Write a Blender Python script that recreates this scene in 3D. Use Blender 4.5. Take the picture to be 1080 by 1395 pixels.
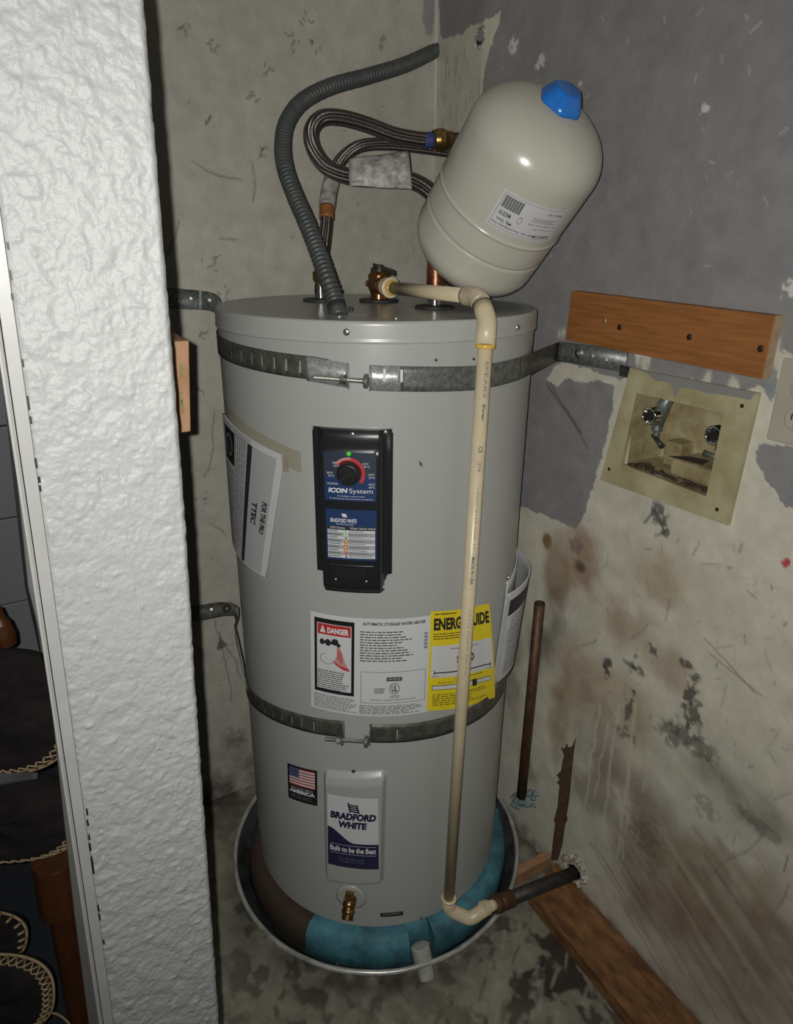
import bpy, bmesh, math, random
import numpy as np
from mathutils import Vector, Matrix

for o in list(bpy.data.objects):
    bpy.data.objects.remove(o)
SC = bpy.context.scene
COL = SC.collection
R_ = random.Random(7)

# ------------------------------------------------------------------ camera
PW, PH, F = 1080.0, 1395.0, 936.154
C = np.array([-0.920, -1.495, 1.427])
YAW, PIT, ROLL = 0.503, 0.386, 0.003
def _axes():
    f = np.array([math.sin(YAW)*math.cos(PIT), math.cos(YAW)*math.cos(PIT), -math.sin(PIT)])
    r = np.array([math.cos(YAW), -math.sin(YAW), 0.0]); u = np.cross(r, f)
    c, s = math.cos(ROLL), math.sin(ROLL)
    return c*r+s*u, -s*r+c*u, f
CR, CU, CF = _axes()
cam = bpy.data.cameras.new('camera'); camo = bpy.data.objects.new('camera', cam); COL.objects.link(camo)
cam.sensor_fit = 'VERTICAL'; cam.sensor_height = 36.0; cam.lens = F/PH*36.0
cam.clip_start = 0.02; cam.clip_end = 50
camo.matrix_world = Matrix(((CR[0], CU[0], -CF[0], C[0]), (CR[1], CU[1], -CF[1], C[1]), (CR[2], CU[2], -CF[2], C[2]), (0, 0, 0, 1)))
SC.camera = camo

# ------------------------------------------------------------------ light: the phone's flash beside its lens, and the dim room
wd = bpy.data.worlds.new('world'); SC.world = wd; wd.use_nodes = True
wd.node_tree.nodes['Background'].inputs[0].default_value = (0.75, 0.85, 1.0, 1)
wd.node_tree.nodes['Background'].inputs[1].default_value = 0.02
fl = bpy.data.lights.new('phone_flash', 'SPOT'); flo = bpy.data.objects.new('phone_flash', fl); COL.objects.link(flo)
FP = C - CR*0.014 + CU*0.006 - CF*0.002
flo.matrix_world = Matrix.Translation(Vector(FP)) @ (Vector(CF + CU*0.20 + CR*0.10).to_track_quat('-Z', 'Y').to_matrix().to_4x4())
fl.spot_size = math.radians(150); fl.spot_blend = 1.0; fl.shadow_soft_size = 0.003
fl.energy = 33.0; fl.color = (1.0, 0.985, 0.935)
fl.use_nodes = True
nt = fl.node_tree; em = nt.nodes['Emission']
fo = nt.nodes.new('ShaderNodeLightFalloff'); ad = nt.nodes.new('ShaderNodeMath'); ad.operation = 'ADD'
fo.inputs['Strength'].default_value = 1.0; fo.inputs['Smooth'].default_value = 0.0
m1 = nt.nodes.new('ShaderNodeMath'); m1.operation = 'MULTIPLY'; m1.inputs[1].default_value = 0.05
m2 = nt.nodes.new('ShaderNodeMath'); m2.operation = 'MULTIPLY'; m2.inputs[1].default_value = 0.95
nt.links.new(fo.outputs['Quadratic'], m1.inputs[0]); nt.links.new(fo.outputs['Linear'], m2.inputs[0])
nt.links.new(m1.outputs[0], ad.inputs[0]); nt.links.new(m2.outputs[0], ad.inputs[1])
nt.links.new(ad.outputs[0], em.inputs['Strength'])
SC.view_settings.view_transform = 'Standard'; SC.view_settings.look = 'None'
SC.view_settings.exposure = 0.0; SC.view_settings.gamma = 1.0; SC.view_settings.use_curve_mapping = False

# ------------------------------------------------------------------ measuring helpers
def ray(u, v): return (u-PW/2)/F*CR - (v-PH/2)/F*CU + CF
def P(u, v, t): return C + ray(u, v)*t                      # a point at depth t
def onax(u, v, ax, val):
    d = ray(u, v); t = (val-C[ax])/d[ax]; return C+t*d
def onx(u, v, x=0.0): return onax(u, v, 0, x)
def ony(u, v, y=0.0): return onax(u, v, 1, y)
def onz(u, v, z=0.0): return onax(u, v, 2, z)
def depth(p): return float((np.asarray(p)-C) @ CF)
def nrm(a): a = np.asarray(a, float); return a/np.linalg.norm(a)
class Cyl:
    def __init__(s, o, ax, ref, R):
        s.o = np.asarray(o, float); s.ax = nrm(ax); s.x = nrm(ref - (ref@s.ax)*s.ax); s.y = np.cross(s.ax, s.x); s.R = R
    def pix(s, u, v, R=None):
        R = R or s.R; d = ray(u, v); w = C-s.o
        dp = d-(d@s.ax)*s.ax; vp = w-(w@s.ax)*s.ax
        a = dp@dp; b = 2*dp@vp; c = vp@vp-R*R; t = (-b-math.sqrt(max(b*b-4*a*c, 0)))/2/a
        q = C+t*d-s.o; z = q@s.ax
        return math.degrees(math.atan2(q@s.y, q@s.x)), z
    def pt(s, th, z, R=None):
        R = R or s.R; th = math.radians(th)
        return s.o + s.ax*z + R*(math.cos(th)*s.x + math.sin(th)*s.y)
HT = Cyl((-0.350, -0.364, 0), (0.012, 0.007, 1), np.array([1., 0, 0]), 0.28)

# ------------------------------------------------------------------ numpy noise
_T = np.random.RandomState(3).rand(256, 256)
def vn(x, y, s=0):
    x = np.asarray(x, float)+s*17.3+100; y = np.asarray(y, float)+s*31.7+100
    xi = np.floor(x).astype(int); yi = np.floor(y).astype(int); fx = x-xi; fy = y-yi
    fx = fx*fx*(3-2*fx); fy = fy*fy*(3-2*fy)
    a = _T[xi % 256, yi % 256]; b = _T[(xi+1) % 256, yi % 256]; c = _T[xi % 256, (yi+1) % 256]; d = _T[(xi+1) % 256, (yi+1) % 256]
    return (a*(1-fx)+b*fx)*(1-fy)+(c*(1-fx)+d*fx)*fy
def fbm(x, y, s=0, o=4):
    r = 0; a = 1; t = 0
    for k in range(o):
        r = r+a*vn(x*2**k, y*2**k, s+k*5); t += a; a *= 0.5
    return r/t

# ------------------------------------------------------------------ materials
MATS = {}
def srgb(r, g, b):
    f = lambda c: ((c/255.0+0.055)/1.055)**2.4 if c > 10 else c/255.0/12.92
    return (f(r), f(g), f(b), 1)
def mat(name, col, rough=0.5, metal=0.0, var=0.0, vscale=12, col2=None, bump=0.0, bscale=80, coat=0, stretch=None, vcol=False, spec=0.5, emit=0):
    m = bpy.data.materials.new(name); m.use_nodes = True; MATS[name] = m
    n = m.node_tree; b = n.nodes['Principled BSDF']; L = n.links
    b.inputs['Base Color'].default_value = col; b.inputs['Roughness'].default_value = rough
    b.inputs['Metallic'].default_value = metal; b.inputs['Coat Weight'].default_value = coat
    b.inputs['Specular IOR Level'].default_value = spec
    if emit:
        b.inputs['Emission Color'].default_value = col; b.inputs['Emission Strength'].default_value = emit
    tc = n.nodes.new('ShaderNodeTexCoord'); mp = n.nodes.new('ShaderNodeMapping')
    L.new(tc.outputs['Object'], mp.inputs[0])
    if stretch: mp.inputs['Scale'].default_value = stretch
    src = None
    if vcol:
        at = n.nodes.new('ShaderNodeVertexColor'); at.layer_name = 'Col'; src = at.outputs['Color']
    if var or col2:
        no = n.nodes.new('ShaderNodeTexNoise'); no.inputs['Scale'].default_value = vscale; no.inputs['Detail'].default_value = 6
        no.inputs['Roughness'].default_value = 0.65
        L.new(mp.outputs[0], no.inputs[0])
        cr = n.nodes.new('ShaderNodeValToRGB'); L.new(no.outputs[0], cr.inputs[0])
        cr.color_ramp.elements[0].position = 0.35; cr.color_ramp.elements[1].position = 0.65
        if vcol:
            cr.color_ramp.elements[0].color = (1-var, 1-var, 1-var, 1); cr.color_ramp.elements[1].color = (1+var*0.5, 1+var*0.5, 1+var*0.5, 1)
            mx = n.nodes.new('ShaderNodeMix'); mx.data_type = 'RGBA'; mx.blend_type = 'MULTIPLY'; mx.inputs[0].default_value = 1
            L.new(src, mx.inputs[6]); L.new(cr.outputs[0], mx.inputs[7]); src = mx.outputs[2]
        else:
            c2 = col2 or tuple(c*(1-var) for c in col[:3])+(1,)
            cr.color_ramp.elements[0].color = c2; cr.color_ramp.elements[1].color = col; src = cr.outputs[0]
    if src: L.new(src, b.inputs['Base Color'])
    if bump:
        nb = n.nodes.new('ShaderNodeTexNoise'); nb.inputs['Scale'].default_value = bscale; nb.inputs['Detail'].default_value = 5
        L.new(mp.outputs[0], nb.inputs[0])
        bp = n.nodes.new('ShaderNodeBump'); bp.inputs['Strength'].default_value = bump; bp.inputs['Distance'].default_value = 0.002
        L.new(nb.outputs[0], bp.inputs['Height']); L.new(bp.outputs[0], b.inputs['Normal'])
    return m
mat('wall_paint', (0.5, 0.48, 0.42, 1), 0.55, vcol=True, var=0.10, vscale=25, bump=0.35, bscale=120)
mat('wall_paint_grey', (0.5, 0.48, 0.42, 1), 0.42, vcol=True, var=0.07, vscale=40, bump=0.30, bscale=160)
mat('textured_paint', (0.40, 0.405, 0.405, 1), 0.50, var=0.04, vscale=30, bump=0.45, bscale=260)
mat('trim_white', (0.40, 0.40, 0.39, 1), 0.4, var=0.08, vscale=30, bump=0.08, bscale=60)
mat('casing_grey', (0.22, 0.215, 0.205, 1), 0.5, var=0.1)
mat('floor_paint', (0.2, 0.2, 0.16, 1), 0.5, vcol=True, var=0.18, vscale=30, bump=0.3, bscale=90)
mat('carpet', (0.022, 0.026, 0.035, 1), 0.95, var=0.35, vscale=400, bump=0.5, bscale=500)
mat('panel_grey', (0.24, 0.25, 0.262, 1), 0.45, var=0.05, vscale=5)
mat('ceiling_paint', (0.5, 0.49, 0.46, 1), 0.7)
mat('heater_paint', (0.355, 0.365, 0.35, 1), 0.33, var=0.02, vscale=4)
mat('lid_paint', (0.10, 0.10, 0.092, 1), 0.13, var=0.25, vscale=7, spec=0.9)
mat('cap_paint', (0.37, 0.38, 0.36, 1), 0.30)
mat('black_plastic', (0.012, 0.013, 0.015, 1), 0.33)
mat('black_soft', (0.008, 0.008, 0.009, 1), 0.5)
mat('sticker_white', (0.56, 0.57, 0.58, 1), 0.38)
mat('sticker_black', (0.012, 0.012, 0.015, 1), 0.4)
mat('print_black', (0.02, 0.02, 0.022, 1), 0.5)
mat('print_grey', (0.14, 0.14, 0.145, 1), 0.5)
mat('print_white', (0.62, 0.63, 0.66, 1), 0.45)
mat('print_red', (0.45, 0.03, 0.03, 1), 0.45)
mat('print_pink', (0.5, 0.25, 0.22, 1), 0.45)
mat('sticker_yellow', (0.70, 0.56, 0.02, 1), 0.4)
mat('sticker_blue', (0.014, 0.036, 0.115, 1), 0.4)
mat('sticker_navy', (0.015, 0.016, 0.055, 1), 0.35)
mat('flag_blue', (0.03, 0.04, 0.13, 1), 0.4)
mat('flag_red', (0.42, 0.08, 0.07, 1), 0.4)
mat('dial_top', (0.026, 0.036, 0.06, 1), 0.4)
mat('led_green', (0.05, 0.55, 0.03, 1), 0.3, emit=0.2)
mat('galv', (0.22, 0.235, 0.225, 1), 0.42, 0.5, col2=(0.10, 0.11, 0.10, 1), vscale=140, bump=0.25, bscale=250)
mat('galv_bright', (0.52, 0.54, 0.55, 1), 0.34, 0.45, col2=(0.27, 0.28, 0.28, 1), vscale=160, bump=0.2, bscale=300)
mat('strap_dull', (0.13, 0.13, 0.11, 1), 0.48, 0.4, col2=(0.055, 0.055, 0.047, 1), vscale=60, bump=0.2, bscale=250)
mat('zinc', (0.6, 0.6, 0.57, 1), 0.28, 0.95)
mat('chrome', (0.7, 0.7, 0.7, 1), 0.12, 1.0)
mat('brass', (0.42, 0.27, 0.10, 1), 0.3, 0.9, col2=(0.16, 0.09, 0.03, 1), vscale=60)
mat('bronze', (0.40, 0.20, 0.09, 1), 0.32, 0.9, col2=(0.15, 0.07, 0.03, 1), vscale=40)
mat('copper', (0.42, 0.17, 0.09, 1), 0.36, 0.85, col2=(0.10, 0.045, 0.03, 1), vscale=45)
mat('copper_dark', (0.13, 0.065, 0.03, 1), 0.55, 0.5, col2=(0.045, 0.03, 0.02, 1), vscale=55, bump=0.3, bscale=150)
mat('black_pipe', (0.05, 0.048, 0.045, 1), 0.55, 0.3, col2=(0.02, 0.018, 0.016, 1), vscale=60, bump=0.4, bscale=150)
mat('lever', (0.06, 0.055, 0.05, 1), 0.5, 0.5)
mat('cpvc', (0.60, 0.51, 0.345, 1), 0.35, var=0.12, vscale=30, bump=0.03)
mat('cpvc_dirty', (0.60, 0.52, 0.37, 1), 0.35, col2=(0.40, 0.33, 0.23, 1), vscale=130)
mat('glue', (0.65, 0.42, 0.08, 1), 0.25)
mat('pvc_grey', (0.42, 0.42, 0.39, 1), 0.4, col2=(0.27, 0.27, 0.25, 1), vscale=60)
mat('conduit', (0.060, 0.067, 0.066, 1), 0.5, var=0.3, vscale=60)
mat('tank_paint', (0.44, 0.43, 0.37, 1), 0.24, var=0.03, vscale=8)
mat('cap_blue', (0.015, 0.14, 0.50, 1), 0.25)
mat('hose_label', (0.42, 0.41, 0.38, 1), 0.6, col2=(0.13, 0.13, 0.12, 1), vscale=60)
mat('hose_band', (0.03, 0.045, 0.16, 1), 0.5)
mat('orange_tape', (0.26, 0.10, 0.025, 1), 0.6, var=0.4, vscale=100)
mat('foam_blue', (0.065, 0.225, 0.285, 1), 0.7, col2=(0.028, 0.085, 0.105, 1), vscale=17, bump=0.3, bscale=100)
mat('pan_metal', (0.62, 0.62, 0.59, 1), 0.34, 0.45, col2=(0.30, 0.30, 0.28, 1), vscale=22)
mat('pan_inside', (0.10, 0.11, 0.11, 1), 0.5, 0.5, col2=(0.035, 0.035, 0.035, 1), vscale=18)
mat('wood_board', (0.30, 0.12, 0.035, 1), 0.5, col2=(0.20, 0.075, 0.020, 1), vscale=9, stretch=(2, 1.2, 16), bump=0.1)
mat('wood_end', (0.40, 0.29, 0.18, 1), 0.7, var=0.2, vscale=60)
mat('wood_block', (0.34, 0.19, 0.10, 1), 0.65, col2=(0.25, 0.125, 0.06, 1), vscale=60, stretch=(1, 1, 0.5), bump=0.3, bscale=120)
mat('wood_floor', (0.24, 0.115, 0.042, 1), 0.55, col2=(0.085, 0.036, 0.015, 1), vscale=7, stretch=(7, 2.2, 7), bump=0.2)
mat('wood_stool', (0.095, 0.034, 0.011, 1), 0.4, col2=(0.06, 0.021, 0.008, 1), vscale=10, stretch=(5, 5, 0.8))
mat('green_ink', (0.04, 0.14, 0.03, 1), 0.6)
mat('box_plastic', (0.40, 0.37, 0.235, 1), 0.42, col2=(0.28, 0.24, 0.13, 1), vscale=16, bump=0.05)
mat('box_inside', (0.36, 0.32, 0.19, 1), 0.45, col2=(0.20, 0.15, 0.07, 1), vscale=20)
mat('box_grime', (0.045, 0.028, 0.018, 1), 0.8)
mat('outlet_plastic', (0.36, 0.34, 0.27, 1), 0.4, var=0.1)
mat('plaster', (0.50, 0.48, 0.42, 1), 0.8, col2=(0.15, 0.10, 0.06, 1), vscale=70, bump=0.8, bscale=100)
mat('plaster_blue', (0.20, 0.27, 0.28, 1), 0.8, col2=(0.05, 0.06, 0.055, 1), vscale=90, bump=0.8)
mat('rust_strip', (0.10, 0.055, 0.03, 1), 0.8, col2=(0.045, 0.025, 0.015, 1), vscale=70, bump=0.6)
mat('paper', (0.50, 0.50, 0.51, 1), 0.45, var=0.05, vscale=20)
mat('paper_grey', (0.34, 0.345, 0.355, 1), 0.45)
mat('tape', (0.36, 0.33, 0.25, 1), 0.25)
mat('fur', (0.006, 0.005, 0.005, 1), 0.85, spec=0.25, col2=(0.022, 0.018, 0.018, 1), vscale=14, stretch=(1, 1, 3), bump=1.0, bscale=350)
mat('fur_lining', (0.07, 0.07, 0.075, 1), 0.8)
mat('rope', (0.38, 0.28, 0.16, 1), 0.7, var=0.2, vscale=90)
mat('rust_screw', (0.05, 0.03, 0.02, 1), 0.5, 0.6)
mat('cobweb', (0.10, 0.09, 0.08, 1), 0.9)
MATS['tape'].node_tree.nodes['Principled BSDF'].inputs['Alpha'].default_value = 0.62
# braided steel: diagonal weave
def braid():
    m = mat('braid', (0.30, 0.27, 0.25, 1), 0.34, 0.9)
    n = m.node_tree; b = n.nodes['Principled BSDF']; L = n.links
    uv = n.nodes.new('ShaderNodeUVMap'); uv.uv_map = 'UVMap'
    sx = n.nodes.new('ShaderNodeSeparateXYZ'); L.new(uv.outputs[0], sx.inputs[0])
    def wave(sign):
        a = n.nodes.new('ShaderNodeMath'); a.operation = 'MULTIPLY_ADD'; L.new(sx.outputs[0], a.inputs[0]); a.inputs[1].default_value = sign*6*2*math.pi
        k = n.nodes.new('ShaderNodeMath'); k.operation = 'MULTIPLY'; L.new(sx.outputs[1], k.inputs[0]); k.inputs[1].default_value = 2*math.pi*190
        L.new(k.outputs[0], a.inputs[2]); s = n.nodes.new('ShaderNodeMath'); s.operation = 'SINE'; L.new(a.outputs[0], s.inputs[0]); return s
    w1, w2 = wave(1), wave(-1)
    mx = n.nodes.new('ShaderNodeMath'); mx.operation = 'MULTIPLY'; L.new(w1.outputs[0], mx.inputs[0]); L.new(w2.outputs[0], mx.inputs[1])
    cr = n.nodes.new('ShaderNodeValToRGB'); L.new(mx.outputs[0], cr.inputs[0])
    cr.color_ramp.elements[0].position = 0.0; cr.color_ramp.elements[0].color = (0.11, 0.09, 0.085, 1)
    cr.color_ramp.elements[1].position = 0.5; cr.color_ramp.elements[1].color = (0.38, 0.345, 0.33, 1)
    L.new(cr.outputs[0], b.inputs['Base Color'])
    bp = n.nodes.new('ShaderNodeBump'); bp.inputs['Strength'].default_value = 0.8; bp.inputs['Distance'].default_value = 0.0015
    L.new(mx.outputs[0], bp.inputs['Height']); L.new(bp.outputs[0], b.inputs['Normal'])
braid()

# ------------------------------------------------------------------ object helpers
def tag(o, label=None, cat=None, group=None, kind=None):
    if label: o['label'] = label
    if cat: o['category'] = cat
    if group: o['group'] = group
    if kind: o['kind'] = kind
    return o
def thing(name, loc, label, cat, group=None):
    o = bpy.data.objects.new(name, None); o.empty_display_size = 0.02; COL.objects.link(o); o.location = tuple(loc)
    o['_b'] = [float(v) for v in loc]
    return tag(o, label, cat, group)
def base(o): return np.array(o['_b'])
class MB:
    def __init__(s): s.v = []; s.f = []; s.uv = []; s.sm = []; s.col = None
    def add(s, vs, fs, smooth=False, uvs=None):
        k = len(s.v); s.v += [tuple(map(float, p)) for p in vs]
        for i, f in enumerate(fs):
            s.f.append(tuple(a+k for a in f)); s.sm.append(smooth); s.uv.append(uvs[i] if uvs else None)
        return s
    def box(s, lo, hi):
        (a, b, c), (d, e, f) = lo, hi
        return s.add([(a, b, c), (d, b, c), (d, e, c), (a, e, c), (a, b, f), (d, b, f), (d, e, f), (a, e, f)],
                     [(0, 3, 2, 1), (4, 5, 6, 7), (0, 1, 5, 4), (1, 2, 6, 5), (2, 3, 7, 6), (3, 0, 4, 7)])
    def obox(s, o, X, Y, Z, hx, hy, hz):
        o = np.asarray(o, float); X = nrm(X)*hx; Y = nrm(Y)*hy; Z = nrm(Z)*hz
        vs = [o+a*X+b*Y+c*Z for c in (-1, 1) for a, b in ((-1, -1), (1, -1), (1, 1), (-1, 1))]
        return s.add(vs, [(0, 3, 2, 1), (4, 5, 6, 7), (0, 1, 5, 4), (1, 2, 6, 5), (2, 3, 7, 6), (3, 0, 4, 7)])
    def prism(s, poly, d):                                   # poly: 3-D loop, extruded by d
        n = len(poly); poly = [np.asarray(p, float) for p in poly]; d = np.asarray(d, float)
        return s.add(poly+[p+d for p in poly], [tuple(range(n)), tuple(range(2*n-1, n-1, -1))]+[(i, i+n, (i+1) % n+n, (i+1) % n) for i in range(n)])
    def tube(s, path, r, seg=16, caps=True, smooth=True):
        pts = [np.asarray(p, float) for p in path]; n = len(pts)
        T = [nrm(pts[min(i+1, n-1)]-pts[max(i-1, 0)]) for i in range(n)]
        a = np.array([0, 0, 1.]) if abs(T[0][2]) < 0.9 else np.array([1., 0, 0])
        N = nrm(np.cross(T[0], a)); vs = []; L = 0; Ls = []
        for i in range(n):
            if i: L += np.linalg.norm(pts[i]-pts[i-1])
            Ls.append(L); N = nrm(N-(N@T[i])*T[i]); B = np.cross(T[i], N)
            rr = r[i] if hasattr(r, '__len__') else r
            for k in range(seg):
                an = 2*math.pi*k/seg; vs.append(pts[i]+rr*(math.cos(an)*N+math.sin(an)*B))
        fs = []; uvs = []
        for i in range(n-1):
            for k in range(seg):
                fs.append((i*seg+k, i*seg+(k+1) % seg, (i+1)*seg+(k+1) % seg, (i+1)*seg+k))
                uvs.append([(k/seg, Ls[i]), ((k+1)/seg, Ls[i]), ((k+1)/seg, Ls[i+1]), (k/seg, Ls[i+1])])
        s.add(vs, fs, smooth, uvs)
        if caps:
            k = len(s.v)-len(vs)
            s.f += [tuple(k+j for j in range(seg-1, -1, -1)), tuple(k+(n-1)*seg+j for j in range(seg))]; s.sm += [False, False]; s.uv += [None, None]
        return s
    def lathe(s, o, ax, prof, seg=32, lobes=None, smooth=True):      # prof: (z, r) along ax
        o = np.asarray(o, float); ax = nrm(ax); a = np.array([1., 0, 0]) if abs(ax[0]) < 0.9 else np.array([0, 1., 0])
        X = nrm(a-(a@ax)*ax); Y = np.cross(ax, X); vs = []
        if smooth:                                            # holding loops keep long walls flat-shaded along their length
            q = [prof[0]]
            for (z0, r0), (z1, r1) in zip(prof, prof[1:]):
                l = math.hypot(z1-z0, r1-r0)
                if l > .008:
                    k = .0012/l; q += [(z0+(z1-z0)*k, r0+(r1-r0)*k), (z1+(z0-z1)*k, r1+(r0-r1)*k)]
                q.append((z1, r1))
            prof = q
        n = len(prof)
        for z, r in prof:
            for k in range(seg):
                an = 2*math.pi*k/seg; rr = r*(lobes(an) if lobes else 1)
                vs.append(o+ax*z+rr*(math.cos(an)*X+math.sin(an)*Y))
        fs = [(i*seg+k, i*seg+(k+1) % seg, (i+1)*seg+(k+1) % seg, (i+1)*seg+k) for i in range(n-1) for k in range(seg)]
        s.add(vs, fs, smooth)
        k = len(s.v)-len(vs)
        s.f += [tuple(k+j for j in range(seg-1, -1, -1)), tuple(k+(n-1)*seg+j for j in range(seg))]; s.sm += [False, False]; s.uv += [None, None]
        return s
    def grid(s, fn, nu, nv, smooth=True, keep=None):          # fn(i/nu, j/nv)
        vs = [fn(i/nu, j/nv) for j in range(nv+1) for i in range(nu+1)]
        fs = [(j*(nu+1)+i, j*(nu+1)+i+1, (j+1)*(nu+1)+i+1, (j+1)*(nu+1)+i) for j in range(nv) for i in range(nu) if not keep or keep((i+.5)/nu, (j+.5)/nv)]
        return s.add(vs, fs, smooth)
    def build(s, name, m, parent=None, label=None, cat=None, group=None, kind=None, solid=0, bevel=0, offset=-1, angle=None):
        v = np.array(s.v, float)
        if parent is not None:
            p = parent; b = base(p)
        else:
            b = np.array([(v[:, 0].min()+v[:, 0].max())/2, (v[:, 1].min()+v[:, 1].max())/2, v[:, 2].min()])
        me = bpy.data.meshes.new(name); me.from_pydata([tuple(q) for q in (v-b)], [], s.f); me.update()
        me.polygons.foreach_set('use_smooth', s.sm)
        if any(u is not None for u in s.uv):
            ul = me.uv_layers.new(name='UVMap'); k = 0
            for i, f in enumerate(s.f):
                for j in range(len(f)):
                    ul.data[k].uv = s.uv[i][j] if s.uv[i] else (0, 0); k += 1
        o = bpy.data.objects.new(name, me); COL.objects.link(o)
        mm = [m] if isinstance(m, str) else m
        for q in mm: me.materials.append(MATS[q])
        o['_b'] = [float(q) for q in b]
        if parent is not None: o.parent = parent
        else: o.location = tuple(b)
        if solid:
            md = o.modifiers.new('solid', 'SOLIDIFY'); md.thickness = solid; md.offset = offset
        if bevel:
            md = o.modifiers.new('bevel', 'BEVEL'); md.width = bevel; md.segments = 2; md.limit_method = 'ANGLE'
        return tag(o, label, cat, group, kind)
def spline(pts, n=12):
    pts = [np.asarray(p, float) for p in pts]; q = [2*pts[0]-pts[1]]+pts+[2*pts[-1]-pts[-2]]; out = []
    for i in range(1, len(q)-2):
        for k in range(n):
            t = k/n; a, b, c, d = q[i-1], q[i], q[i+1], q[i+2]
            out.append(0.5*((2*b)+(-a+c)*t+(2*a-5*b+4*c-d)*t*t+(-a+3*b-3*c+d)*t**3))
    out.append(pts[-1]); return out
def resample(pts, step):
    pts = np.array(pts); d = np.r_[0, np.cumsum(np.linalg.norm(np.diff(pts, axis=0), axis=1))]
    n = max(2, int(d[-1]/step)); s = np.linspace(0, d[-1], n+1)
    return np.stack([np.interp(s, d, pts[:, k]) for k in range(3)], 1), s
def elbow(a, c, b, r=0.02, n=8):                              # rounded corner path a -> c -> b
    a, b, c = map(np.asarray, (a, b, c)); p = c+nrm(a-c)*r; q = c+nrm(b-c)*r
    return [(1-t)**2*p+2*t*(1-t)*c+t*t*q for t in np.linspace(0, 1, n)]

# text outlines fitted in a rectangle
_tc = {}
def glyphs(txt, bold=0.0, shear=0.0):
    key = (txt, bold, shear)
    if key in _tc: return _tc[key]
    cu = bpy.data.curves.new('t', 'FONT'); cu.body = txt; cu.offset = bold; cu.shear = shear; cu.resolution_u = 3
    o = bpy.data.objects.new('t', cu); COL.objects.link(o)
    dg = bpy.context.evaluated_depsgraph_get(); me = o.evaluated_get(dg).to_mesh()
    v = np.array([p.co[:2] for p in me.vertices]); f = [tuple(p.vertices) for p in me.polygons]
    o.evaluated_get(dg).to_mesh_clear(); bpy.data.objects.remove(o); bpy.data.curves.remove(cu)
    v -= v.min(0); v /= np.maximum(v.max(0), 1e-6); _tc[key] = (v, f); return _tc[key]

class Decal:
    """A printed sheet on a surface; fn(s, t, h) -> point, s right 0..1, t down 0..1, h height above the surface."""
    def __init__(s, fn, name, parent, m, label=None, nu=16, nv=8, base_h=0.0004, outline=None, solid=0):
        s.fn = fn; s.L = {}; s.bh = base_h; s.parent = parent
        mb = MB()
        if outline: mb.add([fn(a, b, base_h) for a, b in outline], [tuple(range(len(outline)))][::1])
        else: mb.grid(lambda a, b: fn(a, b, base_h), nu, nv)
        s.o = mb.build(name, m, parent, label=label, solid=solid, offset=0)
    def lay(s, m): return s.L.setdefault(m, MB())
    def rect(s, a0, b0, a1, b1, m, lv=1, n=None):
        n = max(n or 1, 1+int(abs(a1-a0)*24)) if abs(a1-a0) > .12 else (n or 1); h = s.bh+lv*0.00022; nt = 1+int(abs(b1-b0)*12) if abs(b1-b0) > .2 else 1
        s.lay(m).grid(lambda a, b: s.fn(a0+(a1-a0)*a, b0+(b1-b0)*b, h), n, nt); return s
    def frame(s, a0, b0, a1, b1, m, w, wv=None, lv=1):
        wv = wv or w
        s.rect(a0, b0, a1, b0+wv, m, lv); s.rect(a0, b1-wv, a1, b1, m, lv); s.rect(a0, b0, a0+w, b1, m, lv); s.rect(a1-w, b0, a1, b1, m, lv); return s
    def poly(s, pts, m, lv=1):
        h = s.bh+lv*0.00022; s.lay(m).add([s.fn(a, b, h) for a, b in pts], [tuple(range(len(pts)))]); return s
    def disc(s, a, b, ra, rb, m, lv=1, n=20, inner=0, t0=0, t1=2*math.pi):
        h = s.bh+lv*0.00022; q = [(math.cos(t), math.sin(t)) for t in np.linspace(t0, t1, n+1)]
        vs = [s.fn(a+ra*x, b+rb*y, h) for x, y in q]+[s.fn(a+ra*inner*x, b+rb*inner*y, h) for x, y in q]
        s.lay(m).add(vs, [(i, i+1, n+2+i, n+1+i) for i in range(n)]); return s
    def text(s, txt, a0, b0, a1, b1, m, lv=2, bold=0.0, shear=0.0, rot=0):
        v, f = glyphs(txt, bold, shear); h = s.bh+lv*0.00022; out = []
        for x, y in v:
            if rot == 180: x, y = 1-x, 1-y
            if rot == 90: x, y = 1-y, x                         # reads downwards-right turned clockwise
            if rot == -90: x, y = y, 1-x
            out.append(s.fn(a0+(a1-a0)*x, b1+(b0-b1)*y, h))
        s.lay(m).add(out, f); return s
    def lines(s, a0, b0, a1, b1, n, m, lv=1, th=0.45, seed=1, ragged=0.25, vertical=False):
        rr = random.Random(seed)
        for i in range(n):
            b = b0+(b1-b0)*i/n; e = b+(b1-b0)/n*th; a = a0; end = a1-(a1-a0)*ragged*rr.random()
            if vertical:
                c = a0+(a1-a0)*i/n; ce = c+(a1-a0)/n*th; y = b0; yend = b1-(b1-b0)*ragged*rr.random()
                while y < yend:
                    w = (b1-b0)*(0.03+0.07*rr.random()); s.rect(c, y, ce, min(y+w, yend), m, lv, 1); y += w+(b1-b0)*0.014
                continue
            while a < end:
                w = (a1-a0)*(0.03+0.09*rr.random()); s.rect(a, b, min(a+w, end), e, m, lv, 1); a += w+(a1-a0)*0.018
        return s
    def done(s, names=None):
        for m, mb in s.L.items():
            nm = (names or {}).get(m, 'print')
            mb.build(nm, m, s.o, kind='stuff')
        return s.o
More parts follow.
